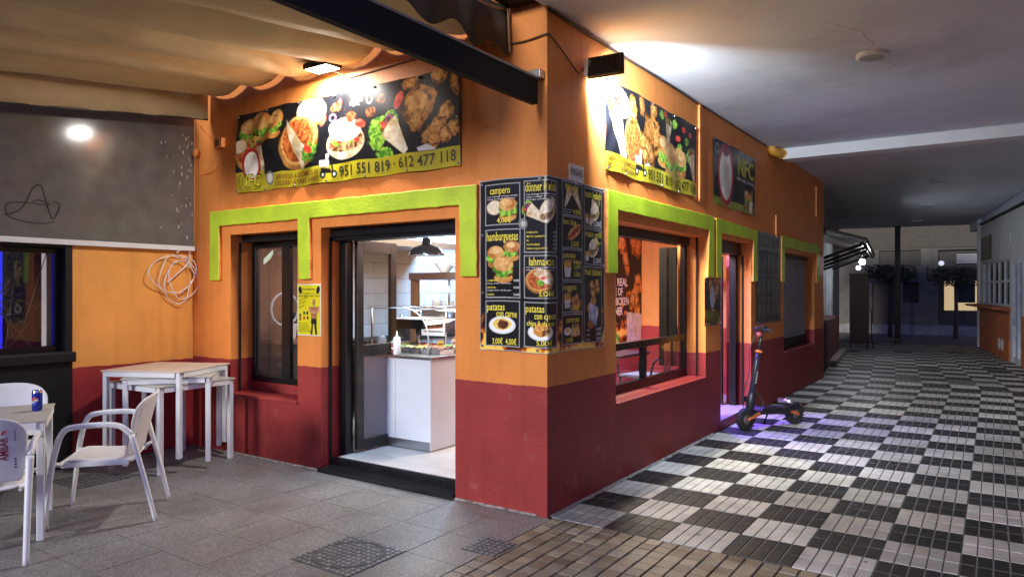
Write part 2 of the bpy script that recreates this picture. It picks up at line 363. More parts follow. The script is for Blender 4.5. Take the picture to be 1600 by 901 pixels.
# beyond the bend the paving turns 6 degrees with the passage
ang = R(6.0); rot = Matrix.Rotation(ang, 3, 'Z'); org = Vector((0.0, 8.80, 0))
far = []
for j in range(26):
    for i in range(-3, 14):
        p = rot @ Vector((i*T, j*T, 0)) + org
        if p.y < 8.78 or p.y > 18.5: continue
        far.append((abs(p.x - .9) + p.y * 1.0, i, j))
far.sort()
for q, (d, i, j) in enumerate(far):
    k = 'b' if (i + j) % 2 == 0 else 'w'
    if (i*7 + j*13) % 17 == 0 or (i == 3 and j in (2, 3)) or (i == 5 and j in (1, 2)): k = 'g'
    p = rot @ Vector((i*T, j*T, 0)) + org
    vis = p.x < 2.9 and p.x > -.6
    if cnt < 298 and vis:
        o = bpy.data.objects.new('floor_tile', tmesh[k]); link(o, pfloor); o.location = (p.x, p.y, rnd.uniform(-.001, .0006)); o.rotation_euler = (0, 0, ang); cnt += 1
    else:
        tile_mb(rest, {'b': tb, 'w': tw, 'g': tg}[k], gb if k == 'b' else gw, i*T, j*T, rot, org)
tag(rest.build('far_floor_tiles', pfloor, fix=False), kind='stuff')

# --- small brown pavers in front of the passage
pcols = [tilemat('brown paver %d' % i, c, .16, .36) for i, c in enumerate([(.30,.25,.18),(.26,.215,.15),(.36,.31,.23),(.31,.28,.22)])]
pav = tag(box('paver_strip', (.061, -9, -.028), (9, .028, -.009), M('paver grout', (.02, .017, .014), .8)), kind='structure')
q = .097; pmesh = []
for m in pcols:
    mb = MB(); x0, x1, y0, y1, e = .004, q-.004, .0045, q-.0045, .003
    mb.add([(x0,y0,-.009),(x1,y0,-.009),(x1,y1,-.009),(x0,y1,-.009),(x0+e,y0+e*.6,0),(x1-e,y0+e*.6,0),(x1-e,y1-e*.6,0),(x0+e,y1-e*.6,0)], [(4,5,6,7),(0,1,5,4),(1,2,6,5),(2,3,7,6),(3,0,4,7)], m)
    pmesh.append(mb.mesh('paver'))
rest = MB()
for i in range(40):
    for j in range(30):
        x, y = .029 + i*q, .028 - (j+1)*q
        c = rnd.randrange(4)
        if y > -1.35 + .74*(x) - .12 and x < 1.9:
            o = bpy.data.objects.new('paver', pmesh[c]); link(o, pav); o.location = (x, y, rnd.uniform(-.002, .001)); o.rotation_euler = (R(rnd.uniform(-.5, .5)), R(rnd.uniform(-.5, .5)), 0)
        else: rest.box((x+.004, y+.0045, -.009), (x+q-.004, y+q-.0045, 0), pcols[c])
tag(rest.build('far_pavers', pav, fix=False), kind='stuff')

# --- mortar line along the wall foot
mort = M('crumbly mortar', (.22, .21, .20), .9, var=.6, vs_=25, bump=.8, bs=60)
def mortar(name, pts, parent):
    mb = MB(); vs = []; n = 60
    for a, b in zip(pts[:-1], pts[1:]):
        for k in range(n):
            t = k/n; p = Vector(a).lerp(Vector(b), t); w_ = .018 + .016*rnd.random(); vs.append((p, w_))
    d = (Vector(pts[1]) - Vector(pts[0])).normalized(); nn = Vector((d.y, -d.x, 0))
    V = []
    for p, w_ in vs: V += [p + Vector((0,0,.012)), p + nn*w_ + Vector((0,0,.003))]
    mb.add(V, [(2*i, 2*i+1, 2*i+3, 2*i+2) for i in range(len(vs)-1)], mort); return mb.build(name, parent)

# --- passage ceiling (slab with a hanging beam) -------------------------------
ceil_m = M('ceiling plaster', (.66, .72, .79), .8, var=.08, vs_=1.1, bump=.25, bs=14, col2=(.54, .58, .63), thr=(.50, .62))
ce = MB(); CZ = 3.38
pts = [(-.02, -1.6), (7, -1.6), (7, 8.75), (2.95, 12.0), (2.06, 18.75), (1.9, 20.1), (-2.6, 19.5), (-.6, 9.22), (-.02, 9.22)]
ce.prism(pts, lambda u, v: (u, v, CZ), lambda u, v: (u, v, CZ+.3), ceil_m)
ceiling = tag(ce.build('passage_ceiling'), kind='structure')
box('beam', (.13, 5.78, 3.235), (6.9, 6.06, CZ-.002), M('white beam paint', (.74, .74, .74), .6, var=.04), ceiling, .006)
crack = M('crack', (.16, .155, .15), .9)
def crackline(pts):
    mb = MB(); P_ = smooth_path(pts, 5); V = []
    for i, p in enumerate(P_):
        p = p + Vector((rnd.uniform(-.012,.012), rnd.uniform(-.012,.012), 0)); V += [p + Vector((-.0022,0,0)), p + Vector((.0022,0,0))]
    mb.add(V, [(2*i, 2*i+1, 2*i+3, 2*i+2) for i in range(len(P_)-1)], crack); mb.build('crack', ceiling)
crackline([(1.45, 1.32, CZ-.003), (1.62, 1.62, CZ-.003), (1.68, 1.93, CZ-.003), (1.69, 2.05, CZ-.003)])
crackline([(1.65, 2.38, CZ-.003), (1.74, 2.62, CZ-.003), (1.79, 2.8, CZ-.003)])

# ================================================================ the corner takeaway
shop = thing('takeaway_shop', 'corner takeaway with orange walls, dark red base and lime green window surrounds', 'building')
TH = .30
wall((-4.05, 0), (0, 3.9), [(-3.45, -2.50, .555, 2.02), (-2.205, -.775, .0, 2.025)], lambda u, d, z: (u, d, z), TH, wall_paint, 'front_wall', shop, 0)
wall((TH, 9.22), (0, 3.379), [(1.03, 3.12, .61, 2.05), (3.60, 4.76, .09, 2.08), (6.40, 8.43, .63, 2.04)], lambda u, d, z: (-d, u, z), TH, wall_paint, 'side_wall', shop, 0)
def trim(pts, f, d=.032):
    q = []                       # hand-trowelled edges: the outline wavers by a few millimetres
    for (a, b), (c_, e_) in zip(pts, pts[1:] + pts[:1]):
        n_ = max(1, int(math.hypot(c_-a, e_-b) / .07)); q.append((a, b))
        for k in range(1, n_): q.append((a+(c_-a)*k/n_ + (rnd.uniform(-.003, .003) if abs(c_-a) < .06 else 0), b+(e_-b)*k/n_ + (rnd.uniform(-.003, .003) if abs(e_-b) < .06 else 0)))
    pts = q
    mb = MB(); mb.prism(pts, lambda u, z: f(u, .0, z), lambda u, z: f(u, d, z), greenp, orange); return mb.build('trim', shop, .009)
fA = lambda u, d, z: (u, -d, z); fB = lambda u, d, z: (d, u, z)
trim([(-3.735,1.594),(-3.585,1.594),(-3.585,2.105),(-2.468,2.105),(-2.455,1.597),(-2.305,1.597),(-2.318,2.108),(-.72,2.108),(-.707,1.597),(-.56,1.597),(-.56,2.248),(-3.735,2.25)], fA)
trim([(.832,1.63),(1.008,1.63),(1.012,2.12),(3.145,2.118),(3.10,1.632),(3.305,1.633),(3.305,2.272),(.832,2.268)], fB)
trim([(3.372,1.635),(3.548,1.635),(3.552,2.117),(4.775,2.115),(4.765,1.61),(4.95,1.61),(4.953,2.24),(3.372,2.266)], fB)
trim([(6.165,1.623),(6.34,1.623),(6.34,2.10),(8.49,2.10),(8.49,1.628),(8.665,1.628),(8.665,2.247),(6.165,2.262)], fB)
# sills
box('sill', (-3.47, -.022, .53), (-2.495, .23, .5555), redp, shop, .004).rotation_euler = (0, 0, 0)
box('sill', (-.205, 1.033, .6105), (.02, 3.117, .624), redp, shop, .004)
box('sill', (-.28, 6.403, .63), (.02, 8.427, .645), redp, shop, .004)
# ---- front window, two black sliding sashes
def framed(name, u0, u1, z0, z1, d, f, fr=.05, dep=.05, mull=(), rails=(), parent=shop, mat=black, gl=pane_g, sash=None):
    win = MB(); w_ = win
    def bx(a0, a1, b0, b1, c0=0., c1=None):
        c1 = dep if c1 is None else c1
        p, q_ = f(a0, d+c0, b0), f(a1, d+c1, b1); win.box([min(p[i], q_[i]) for i in range(3)], [max(p[i], q_[i]) for i in range(3)], mat)
    bx(u0, u1, z1-fr, z1); bx(u0, u1, z0, z0+fr); bx(u0, u0+fr, z0+fr, z1-fr); bx(u1-fr, u1, z0+fr, z1-fr)
    for m in mull: bx(m-fr*.45, m+fr*.45, z0+fr, z1-fr, .004, dep-.004)
    for r_ in rails: bx(u0+fr, u1-fr, r_-fr*.5, r_+fr*.5, .006, dep-.006)
    o = win.build(name, parent, .003)
    cuts = [u0+fr] + [m for m in sorted(mull)] + [u1-fr]
    for a, b in zip(cuts[:-1], cuts[1:]):
        p, q_ = f(a+.002, d+dep*.5-.002, z0+fr), f(b-.002, d+dep*.5+.002, z1-fr)
        MB().box([min(p[i], q_[i]) for i in range(3)], [max(p[i], q_[i]) for i in range(3)], gl).build('pane', o)
    return o
dA = lambda u, d, z: (u, d, z); dB = lambda u, d, z: (-d, u, z)
dark_pane = glass('dusty window glass', (.75, .72, .70), 1.5, .03, dirt=.05)
wA = framed('window', -3.447, -2.503, .64, 1.955, .235, dA, .05, .05, mull=(-2.93,), gl=dark_pane)
box('sash_edge', (-2.985, .215, .70), (-2.875, .234, 1.90), black, wA)
box('shutter_box', (-3.448, .12, 1.956), (-2.502, .29, 2.018), black, wA)
box('window_base', (-3.448, .232, .556), (-2.502, .298, .639), redp, wA)
box('shutter_guide', (-3.449, .085, .558), (-3.436, .105, 1.955), blackm, wA)
st = MB(); st.add([(-3.30, .252, 1.80), (-3.16, .252, 1.885), (-3.16, .252, 1.845), (-3.20, .252, 1.80), (-3.30, .252, 1.745)], [(0,1,2,3,4)], M('pale sticker', (.55, .65, .5), .5))
st.build('sticker', wA)
# ---- front door: black surround, roller box, open glazed leaf, black step
door = MB()
door.box((-2.2035, .20, .05), (-2.12, .28, 1.918), black); door.box((-.86, .20, .05), (-.7765, .28, 1.918), black)
door.box((-2.2035, .115, 1.92), (-.7765, .285, 2.0235), black); door.box((-2.2035, .10, 1.95), (-.7765, .114, 2.0235), black)
door = door.build('front_door', shop, .004)
box('shutter_guide', (-2.204, .085, .05), (-2.192, .11, 1.95), blackm, door)
leaf = MB(); wd = M('black stained wood', (.016, .013, .011), .35, var=.5, vs_=10, col2=(.06, .028, .014), thr=(.58, .75))
x0, x1 = -2.115, -2.075
for (a, b, c, d_) in ((.29,.36,.135,1.93),(.70,.77,.135,1.93),(.36,.70,1.83,1.93),(.36,.70,.135,.21),(.36,.70,.93,1.03)): leaf.box((x0, a, c), (x1, b, d_), wd)
leaf = leaf.build('door_leaf', door, .003)
tube('handle', [(-2.07, .735, .98), (-2.03, .735, .98), (-2.03, .65, .98)], .008, chrome, door)
for (c, d_) in ((1.03, 1.83), (.21, .93)): box('pane', (-2.097, .362, c+.002), (-2.093, .698, d_-.002), pane_g, door)
step = M('polished black stone', (.012, .012, .014), .12, var=.4, vs_=30)
box('step', (-2.204, -.045, .001), (-.776, .100, .038), step, shop, .004)
box('riser', (-2.204, .1005, .001), (-.776, .118, .104), step, shop, .002)
box('door_floor', (-2.1195, .1185, .04), (-.861, .2995, .1075), M('grey wood-look floor', (.42, .42, .42), .35, var=.18, vs_=3), shop)
# ---- big side window: open above, black framed glazed rail below
wB = MB(); 
for (a0,a1,b0,b1,c0,c1) in ((1.032,3.118,1.965,2.048,.17,.25),(1.032,3.118,.615,.70,.20,.25),(1.032,1.09,.70,1.965,.20,.25),(3.06,3.118,.70,1.965,.20,.25),(1.09,3.06,.99,1.05,.20,.25),(2.02,2.10,.70,.99,.203,.247)):
    wB.box((-c1, a0, b0), (-c0, a1, b1), black)
wB = wB.build('side_window', shop, .003)
for a, b in ((1.09, 2.02), (2.10, 3.06)): box('pane', (-.227, a, .70), (-.223, b, .99), pane_g, wB)
box('shutter_guide', (-.10, 3.106, .63), (-.08, 3.119, 2.045), blackm, wB)
fold = MB()
for k in range(4): fold.box((-.47+.05*k, 3.03-.012*(k%2), .72), (-.425+.05*k, 3.055-.012*(k%2), 1.95), M('sooty black', (.008, .007, .006), .8, spec=.15))
fold.build('folded_shutter', wB, .003)
# ---- side door with step and roller box
dB2 = MB()
for (a0,a1,b0,b1,c0,c1) in ((3.602,4.758,1.93,2.078,.12,.27),(3.602,3.66,.10,1.93,.20,.26),(4.68,4.758,.10,1.93,.16,.24)): dB2.box((-c1, a0, b0), (-c0, a1, b1), black)
dB2 = dB2.build('side_door', shop, .003)
lf = MB()
for (a, b, c, d_) in ((-.30,-.37,.13,1.92),(-.98,-1.06,.13,1.92),(-.37,-.98,1.82,1.92),(-.37,-.98,.13,.24),(-.37,-.98,.94,1.03)): lf.box((b, 4.60, c), (a, 4.645, d_), black)
lf.build('door_leaf', dB2, .003)
for c, d_ in ((.24, .94), (1.03, 1.82)): box('pane', (-.98, 4.621, c), (-.37, 4.625, d_), pane_g, dB2)
box('shutter_guide', (-.11, 4.747, .10), (-.09, 4.759, 1.93), blackm, dB2)
sfl = M('grey floor tile plain', (.42, .41, .40), .35, var=.1)
box('step', (-.299, 3.601, .0905), (.0, 4.759, .105), sfl, shop, .003)
# ---- shuttered window with diamond mesh roller grille
gr = MB(); mesh_m = M('grille metal', (.42, .42, .43), .5, metal=.2)
y0, y1, z0, z1 = 6.42, 8.41, .66, 2.0; x = -.14; st_ = .11; sl = .17/.11
n = 0
def clip(p, d):
    ts = []; 
    t0, t1 = 0, 99
    for c, dd, lo, hi in ((p[0], d[0], y0, y1), (p[1], d[1], z0, z1)):
        a, b = (lo-c)/dd, (hi-c)/dd
        if a > b: a, b = b, a
        t0, t1 = max(t0, a), min(t1, b)
    return (t0, t1) if t1 - t0 > .01 else None
for sg in (1, -1):
    k = -14
    while k < 34:
        p = (y0 + k*st_*.9, z0 if sg > 0 else z1); d = (1., .8*sg)
        c = clip(p, d)
        if c:
            a, b = [(x + .002*sg, p[0]+d[0]*t, p[1]+d[1]*t) for t in c]; gr.tube([a, b], .0075, mesh_m, 4)
        k += 1
gr.box((-.17, y0-.015, z1), (-.10, y1+.015, 2.038), black); gr.box((-.155, y0, z0-.012), (-.125, y1, z0+.13), blackm)
wB3 = gr.build('roller_grille', shop, fix=False)
framed('window', 6.402, 8.428, .646, 2.037, .24, dB, .05, .04, mull=(7.4,), gl=dark_pane)
# ================================================================ inside of the takeaway (parts of the shop)
pl_in = M('interior white plaster', (.72, .72, .72), .6)
int_paint = painted_wall('interior orange and red paint', (.80, .36, .12), (.42, .05, .06), 1.0, bump=.08)
box('inner_floor', (-3.8, .3005, .06), (-.3005, 5.5, .108), M('grey wood-look floor', (.42, .42, .42), .35, var=.18, vs_=3), shop)
for k in range(14):   # joints of the wood-look boards
    box('floor_joint', (-3.78, .34+.16*k, .1081), (-1.7, .343+.16*k, .1092), M('floor joint', (.2, .19, .18), .7), shop)
box('inner_ceiling', (-3.8, .3005, 2.62), (-.3005, 5.6, 2.7), pl_in, shop)
box('inner_wall', (-4.0, .3005, .06), (-3.8, 1.35, 2.62), M('brown interior paint', (.30, .13, .06), .6), shop)
kw = box('kitchen_wall', (-4.0, 1.3505, .06), (-3.806, 5.6, 2.62), M('tile grout', (.40, .40, .41), .8), shop)
tmat = M('glazed white wall tile', (.66, .71, .78), .16, var=.05, vs_=4)
tmesh2 = {}
tz = [.16 + .187*k for k in range(14)]
for r_, z in enumerate(tz[:-1]):
    y = 1.36 - (.21 if r_ % 2 else 0)
    while y < 5.45:
        a, b = max(y, 1.36), min(y+.42, 5.5)
        if b - a > .05:
            key = round(b-a, 3)
            if key not in tmesh2:
                mb = MB(); l, h, e = b-a-.004, .183, .003
                mb.add([(0,0,0),(0,l,0),(0,l,h),(0,0,h),(.006,e,e),(.006,l-e,e),(.006,l-e,h-e),(.006,e,h-e)], [(4,5,6,7),(0,1,5,4),(1,2,6,5),(2,3,7,6),(3,0,4,7)], tmat)
                tmesh2[key] = mb.mesh('wall_tile')
            o = bpy.data.objects.new('wall_tile', tmesh2[key]); link(o, kw); o.location = (-3.806, a, z)
        y += .42
box('partition', (-1.85, 2.2, .108), (-1.75, 5.5, 2.62), int_paint, shop)
box('back_wall', (-3.8, 5.5005, .06), (-.3005, 5.6, 2.62), int_paint, shop)
# ceiling light panels of the rooms
def light(name, kind, loc, target, watts, col, size=None, size_y=None, spread=None, parent=None):
    d = bpy.data.lights.new(name, kind); d.energy = watts; d.color = col
    o = bpy.data.objects.new(name, d); link(o); o.location = loc
    o.rotation_euler = (Vector(target) - Vector(loc)).to_track_quat('-Z', 'Y').to_euler()
    if kind == 'AREA':
        d.shape = 'RECTANGLE'; d.size = size; d.size_y = size_y or size
        if spread: d.spread = spread
    if parent is not None: o.parent = parent; o.location = Vector(loc) - parent.location
    return o
cl_frame = M('white light frame', (.7, .7, .7), .5)
for i, (x, y, wt, col, lab) in enumerate(((-1.75, .50, 32, (.42, .68, 1.), 'white square ceiling light panel above the kitchen counter'), (-2.7, 3.3, 48, (.42, .68, 1.), 'white square ceiling light panel above the kitchen range'), (-1.0, 2.6, 70, (1., .86, .66), 'white square ceiling light panel above the dining table'))):
    t = thing('ceiling_light', lab, 'light', (x, y, 2.57), group='light panels inside the takeaway')
    box('frame', (-.31, -.31, .0), (.31, .31, .048), cl_frame, t); box('diffuser', (-.29, -.29, -.004), (.29, .29, -.001), emis('panel glow', (1, 1, 1), 3.0), t)
    light('panel_light', 'AREA', (x, y, 2.56), (x, y, 0), wt, col, .56, parent=t)
t = thing('led_tube', 'blue LED tube fixed above the inside of the side door', 'light', (-.42, 4.2, 2.45))
MB().tube([(0,-.5,0),(0,.5,0)], .018, emis('blue glow', (.12, .10, 1.), 6.0), 10).build('tube', t); box('fitting', (-.03,-.52,.02), (.03,.52,.06), cl_frame, t)
light('blue_light', 'AREA', (-.42, 4.2, 2.42), (.25, 4.1, 0), 70, (.20, .10, 1.), .1, .9, spread=R(120), parent=t)
# ---------------- kitchen counter with curved glass display
cw = M('white counter laminate', (.60, .66, .74), .35, var=.03)
t = thing('serving_counter', 'white box serving counter just inside the open front door', 'counter', (0, 0, 0))
box('body', (-2.45, .66, .115), (-1.575, 1.9, .90), cw, t, .004); box('plinth', (-2.43, .68, .108), (-1.60, 1.88, .1149), blackm, t)
for xx in (-1.99,): box('seam', (xx, .6585, .13), (xx+.003, .6599, .89), M('seam grey', (.2, .21, .22), .7), t)
box('seam', (-1.5749, 1.25, .13), (-1.5735, 1.253, .89), MATS['seam grey'], t); box('kick_strip', (-2.44, .6583, .116), (-1.58, .6599, .19), steel, t)
box('worktop', (-2.46, .65, .9005), (-1.565, 1.91, .925), steel, t, .003)
cd_ = thing('glass_display', 'curved glass display case standing on the white counter', 'display', (0, 0, 0))
prof = [(-2.38, 1.345), (-1.93, 1.345)] + [(-1.93+.29*math.sin(a*math.pi/16), 1.345-.26*(1-math.cos(a*math.pi/16))) for a in range(1, 9)] + [(-1.638, .93)]
mb = MB(); V = []
for x, z in prof: V += [(x, .705, z), (x, 1.86, z)]
mb.add(V, [(2*i, 2*i+1, 2*i+3, 2*i+2) for i in range(len(prof)-1)], pane_g, True); mb.build('curved_pane', cd_, fix=False)
mb = MB(); mb.add([(x, .705, z) for x, z in prof] + [(-2.38, .705, .93)], [tuple(range(len(prof)+1))], pane_g); mb.build('end_pane', cd_, fix=False)
ge_ = M('glass edge highlight', (.62, .74, .74), .15)  # pale colour of the edge tubes paints in the highlights along the glass
for yy in (.705, 1.86): MB().tube([(x, yy, z) for x, z in prof], .006, ge_, 6).build('edge', cd_)
box('top_shelf', (-2.40, .72, 1.352), (-1.93, 1.84, 1.360), pane_g, cd_); tube('top_rail', [(-1.93, .70, 1.348), (-1.93, 1.86, 1.348)], .008, steel, cd_)
for yy in (.74, 1.82): tube('post', [(-2.36, yy, .925), (-2.36, yy, 1.35)], .01, steel, cd_)
tr = MB()
foodcols = [M('food %d' % i, c, .6, var=.5, vs_=40, bump=.6, bs=60) for i, c in enumerate([(.30,.05,.03),(.12,.28,.04),(.55,.42,.22),(.62,.5,.1),(.2,.1,.05),(.5,.12,.08)])]
for i in range(6):
    for j in range(2):
        tt = thing('food_tray', ['steel tray of %s in the display case' % n for n in ('diced tomato','green lettuce','white onion','sweetcorn','brown meat','red cabbage','olives','grated carrot','cucumber','pink sauce','peppers','yellow cheese')][i*2+j], 'tray', (-2.33+.125*i, .98+.22*j, .926), group='food trays in the counter display')
        m_ = MB(); m_.prism([(-.058,-.105),(.058,-.105),(.058,.105),(-.058,.105)], lambda u, v: (u*.8, v*.9, 0), lambda u, v: (u, v, .045), steel); m_.build('tray', tt)
        m_ = MB(); G_ = 5
        V = [(-.05+.1*a/G_, -.095+.19*b/G_, .046+.02*rnd.random()) for a in range(G_+1) for b in range(G_+1)]
        m_.add(V, [(a*(G_+1)+b, (a+1)*(G_+1)+b, (a+1)*(G_+1)+b+1, a*(G_+1)+b+1) for a in range(G_) for b in range(G_)], foodcols[(i+3*j) % 6], True); m_.build('food', tt)
def bottle(x, y, col, lab, h=.19):
    t = thing('sauce_bottle', lab, 'bottle', (x, y, .926), group='squeeze bottles on the counter')
    MB().lathe([(.0,0),(.033,0),(.034,.01),(.034,h*.68),(.028,h*.74),(.026,h*.75)], (0,0,0), M('bottle '+lab[:8], col, .35), 16).build('body', t)
    MB().lathe([(.03,h*.74),(.03,h*.82),(.012,h*.86),(.008,h*.98),(.004,h*1.12),(0,h*1.13)], (0,0,0), M('bottle cap', (.75,.75,.74), .35), 16).build('cap', t)
bottle(-2.17, .672+.012, (.74,.76,.74), 'white squeeze sauce bottle nearest the open door leaf on the counter'); bottle(-1.99, .684, (.76,.76,.72), 'white squeeze sauce bottle further from the open door leaf on the counter'); bottle(-2.08, .73, (.35,.09,.03), 'small brown sauce bottle between two white squeeze bottles', .14)
# ---------------- pendant lamp, back shelves, hood, pots
t = thing('pendant_lamp', 'black enamel dome pendant lamp hanging inside the front door', 'lamp', (-2.35, 1.5, 1.86))
MB().lathe([(.185,0),(.182,.008),(.165,.05),(.12,.085),(.06,.105),(.045,.115),(.045,.17),(.02,.18)], (0,0,0), M('black enamel', (.012,.012,.014), .18), 28).build('shade', t)
MB().lathe([(.172,.006),(.15,.045),(.0,.09)], (0,0,0), M('white enamel', (.7,.7,.7), .3), 28).build('inner_shade', t)
tube('cord', [(0,0,.18),(0,0,.70)], .006, cable_b, t); MB().lathe([(0,-.0),(.03,.02),(.03,.05),(.012,.08)], (0,0,0), emis('lamp bulb', (1,.95,.85), 4), 12).build('bulb', t)
light('pendant_light', 'AREA', (-2.35, 1.5, 1.85), (-2.35, 1.5, 0), 9, (1, .95, .88), .2, parent=t)
t = thing('back_shelf', 'steel gantry shelf with brown post over the kitchen counter', 'shelf', (-.385, 0, 0))
box('post', (-2.62, 1.98, .925), (-2.54, 2.05, 1.70), M('brown post', (.16, .08, .04), .5), t, .003)
box('shelf_board', (-2.62, 1.95, 1.62), (-1.9, 2.55, 1.70), steel, t, .004); box('lower_board', (-2.52, 2.0, 1.26), (-1.9, 2.5, 1.29), steel, t)
tube('rail', [(-2.05, 1.97, 1.29), (-2.05, 1.97, 1.62)], .012, steel, t); box('back_counter', (-2.60, 1.98, .11), (-1.9, 2.6, .925), steel, t)
t = thing('bowl', 'white ceramic bowl standing on the steel gantry shelf', 'bowl', (-2.57, 2.06, 1.701))
MB().lathe([(0,.004),(.045,.0),(.05,.008),(.095,.06),(.11,.10),(.104,.10),(.085,.06),(.0,.012)], (0,0,0), M('white china', (.78,.78,.77), .2), 24).build('cup', t)
t = thing('bowl', 'white ceramic bowl at the right end of the gantry shelf', 'bowl', (-2.40, 2.14, 1.701))
MB().lathe([(0,.004),(.045,.0),(.05,.008),(.095,.06),(.11,.09),(.104,.09),(.085,.06),(.0,.012)], (0,0,0), MATS['white china'], 24).build('cup', t)
t = thing('extractor_hood', 'brushed steel extractor hood high on the tiled kitchen wall', 'hood', (0, 0, 0))
MB().prism([(-3.79,2.0),(-3.05,2.0),(-3.05,2.08),(-3.25,2.6),(-3.79,2.6)], lambda u, z: (u, 1.40, z), lambda u, z: (u, 3.0, z), steel).build('canopy', t, .003)
t = thing('kitchen_range', 'steel kitchen range against the white tiled wall', 'cooker', (0, 0, 0))
box('body', (-3.79, 1.45, .11), (-3.15, 4.2, .92), steel, t, .004); box('hob', (-3.75, 1.5, .9205), (-3.2, 4.1, .95), blackm, t, .003)
for i in range(4): MB().tube([(-3.149, 1.7+.3*i, .80), (-3.11, 1.7+.3*i, .80)], .02, blackm, 10).build('knob', t)
def pot(x, y, r_, h, lab):
    t = thing('cooking_pot', lab, 'pot', (x, y, .951))
    MB().lathe([(0,0),(r_,0),(r_,h),(r_+.008,h),(r_-.006,h),(r_-.006,.01),(0,.01)], (0,0,0), steel, 20).build('body', t)
    for s in (-1, 1): tube('handle', [(0, s*r_, h*.75), (0, s*(r_+.04), h*.78), (.03, s*(r_+.04), h*.78), (.03, s*r_, h*.75)], .006, steel, t)
    MB().lathe([(r_,h+.001),(r_*.6,h+.03),(.015,h+.04),(.018,h+.06),(0,h+.065)], (0,0,0), steel, 20).build('lid', t)
pot(-3.4, 2.25, .15, .2, 'large steel cooking pot on the range beside the door leaf'); pot(-3.45, 2.72, .12, .16, 'smaller steel cooking pot on the range under the lamp')
t = thing('notice_sheet', 'white printed notice sheet on the kitchen wall behind the counter', 'notice', (-2.9, 2.05, 1.0))
box('sheet', (0, 0, 0), (.35, .006, .28), M('paper', (.75,.76,.78), .6), t); 
for k in range(5): box('print', (.03, -.002, .04+.045*k), (.03+.28-.05*(k % 3), -.0005, .055+.045*k), M('print grey', (.15,.15,.16), .7), t)
t = thing('bread_tray', 'dark bread tray behind the curved glass display', 'tray', (-2.29, 1.30, 1.13)); box('tray', (-.2,-.15,0), (.2,.15,.09), blackm, t, .005); tube('stand', [(0, 0, -.20), (0, 0, 0)], .02, steel, t); box('stand_base', (-.1, -.1, -.204), (.1, .1, -.19), steel, t); box('paper', (-.21,-.16,.0905), (.21,.16,.10), MATS['paper'], t)
t = thing('kebab_meat', 'roasted brown meat on a round plate in the display', 'food', (-1.78, 1.45, .93))
MB().lathe([(0,0),(.16,0),(.17,.02),(.0,.021)], (0,0,0), steel, 20).build('plate', t)
MB().lathe([(.13,.02),(.15,.07),(.13,.13),(.07,.16),(0,.17)], (0,0,0), M('roast meat', (.30,.11,.05), .55, var=.6, vs_=30, bump=1., bs=40), 16).build('meat', t)
# seen through the front window: shelf with crate and ring light
t = thing('prep_bench', 'brown bench with tubs seen through the front window', 'bench', (0, 0, 0))
box('top', (-3.78, .45, .98), (-3.2, 1.3, 1.02), M('brown laminate', (.28,.14,.07), .4), t); box('cabinet', (-3.76, .5, .11), (-3.25, 1.28, .979), wood_d, t)
t = thing('plastic_tub', 'white plastic tub on the bench behind the front window', 'tub', (-3.45, .62, 1.021)); MB().prism([(-.09,-.08),(.09,-.08),(.09,.08),(-.09,.08)], lambda u, v: (u*.85, v*.85, 0), lambda u, v: (u, v, .15), white_pl).build('tub', t, .006)
t = thing('wooden_crate', 'small wooden crate on the bench behind the front window', 'crate', (-3.5, 1.0, 1.021))
for z in (0, .09, .18):
    box('slat', (-.16,-.14,z), (.16,-.125,z+.07), M('crate wood', (.35,.17,.07), .6, var=.3), t); box('slat', (.145,-.124,z), (.16,.14,z+.07), MATS['crate wood'], t); box('slat', (-.16,-.124,z), (-.145,.14,z+.07), MATS['crate wood'], t)
t = thing('ring_light', 'white ring hanging behind the front window', 'ring', (-3.28, .48, 1.32))
MB().tube([(0, .16*math.cos(a*math.pi/12), .16*math.sin(a*math.pi/12)) for a in range(25)], .012, white_pl, 8).build('ring', t); tube('stem', [(0,0,-.16),(0,0,-.298)], .008, white_pl, t)
# ---------------- dining side: table, chairs, plant
t = thing('bistro_table', 'dark square cafe table inside the big side window', 'table', (-.95, 2.75, .108))
box('top', (-.35,-.35,.72), (.35,.35,.75), wood_d, t, .006); tube('leg', [(0,0,.02),(0,0,.72)], .035, blackm, t); box('base', (-.22,-.22,0), (.22,.22,.02), blackm, t, .006)
def cafe_chair(x, y, rz, lab):
    t = thing('cafe_chair', lab, 'chair', (x, y, .108), rz, 'metal chairs in the dining side')
    MB().box((-.2,-.2,.44), (.2,.2,.47), M('grey seat', (.22,.27,.32), .4)).build('seat', t, .01)
    for sx in (-1, 1):
        tube('leg', [(sx*.2, .2, 0), (sx*.19, .18, .44)], .012, blackm, t)
        tube('leg', smooth_path([(sx*.21, -.25, 0), (sx*.2, -.2, .44), (sx*.2, -.24, .66), (sx*.17, -.26, .80)]), .012, blackm, t)
        tube('arm', smooth_path([(sx*.2, .18, .44), (sx*.235, .16, .62), (sx*.235, 0, .66), (sx*.2, -.23, .66)]), .011, blackm, t)
    tube('backrest', smooth_path([(-.17,-.26,.80), (-.1,-.29,.83), (.1,-.29,.83), (.17,-.26,.80)]), .014, blackm, t)
cafe_chair(-.78, 3.35, R(170), 'metal armchair with grey seat nearest the folded shutter inside the window')
cafe_chair(-1.0, 2.1, R(-5), 'metal armchair with grey seat on the near side of the dark cafe table')

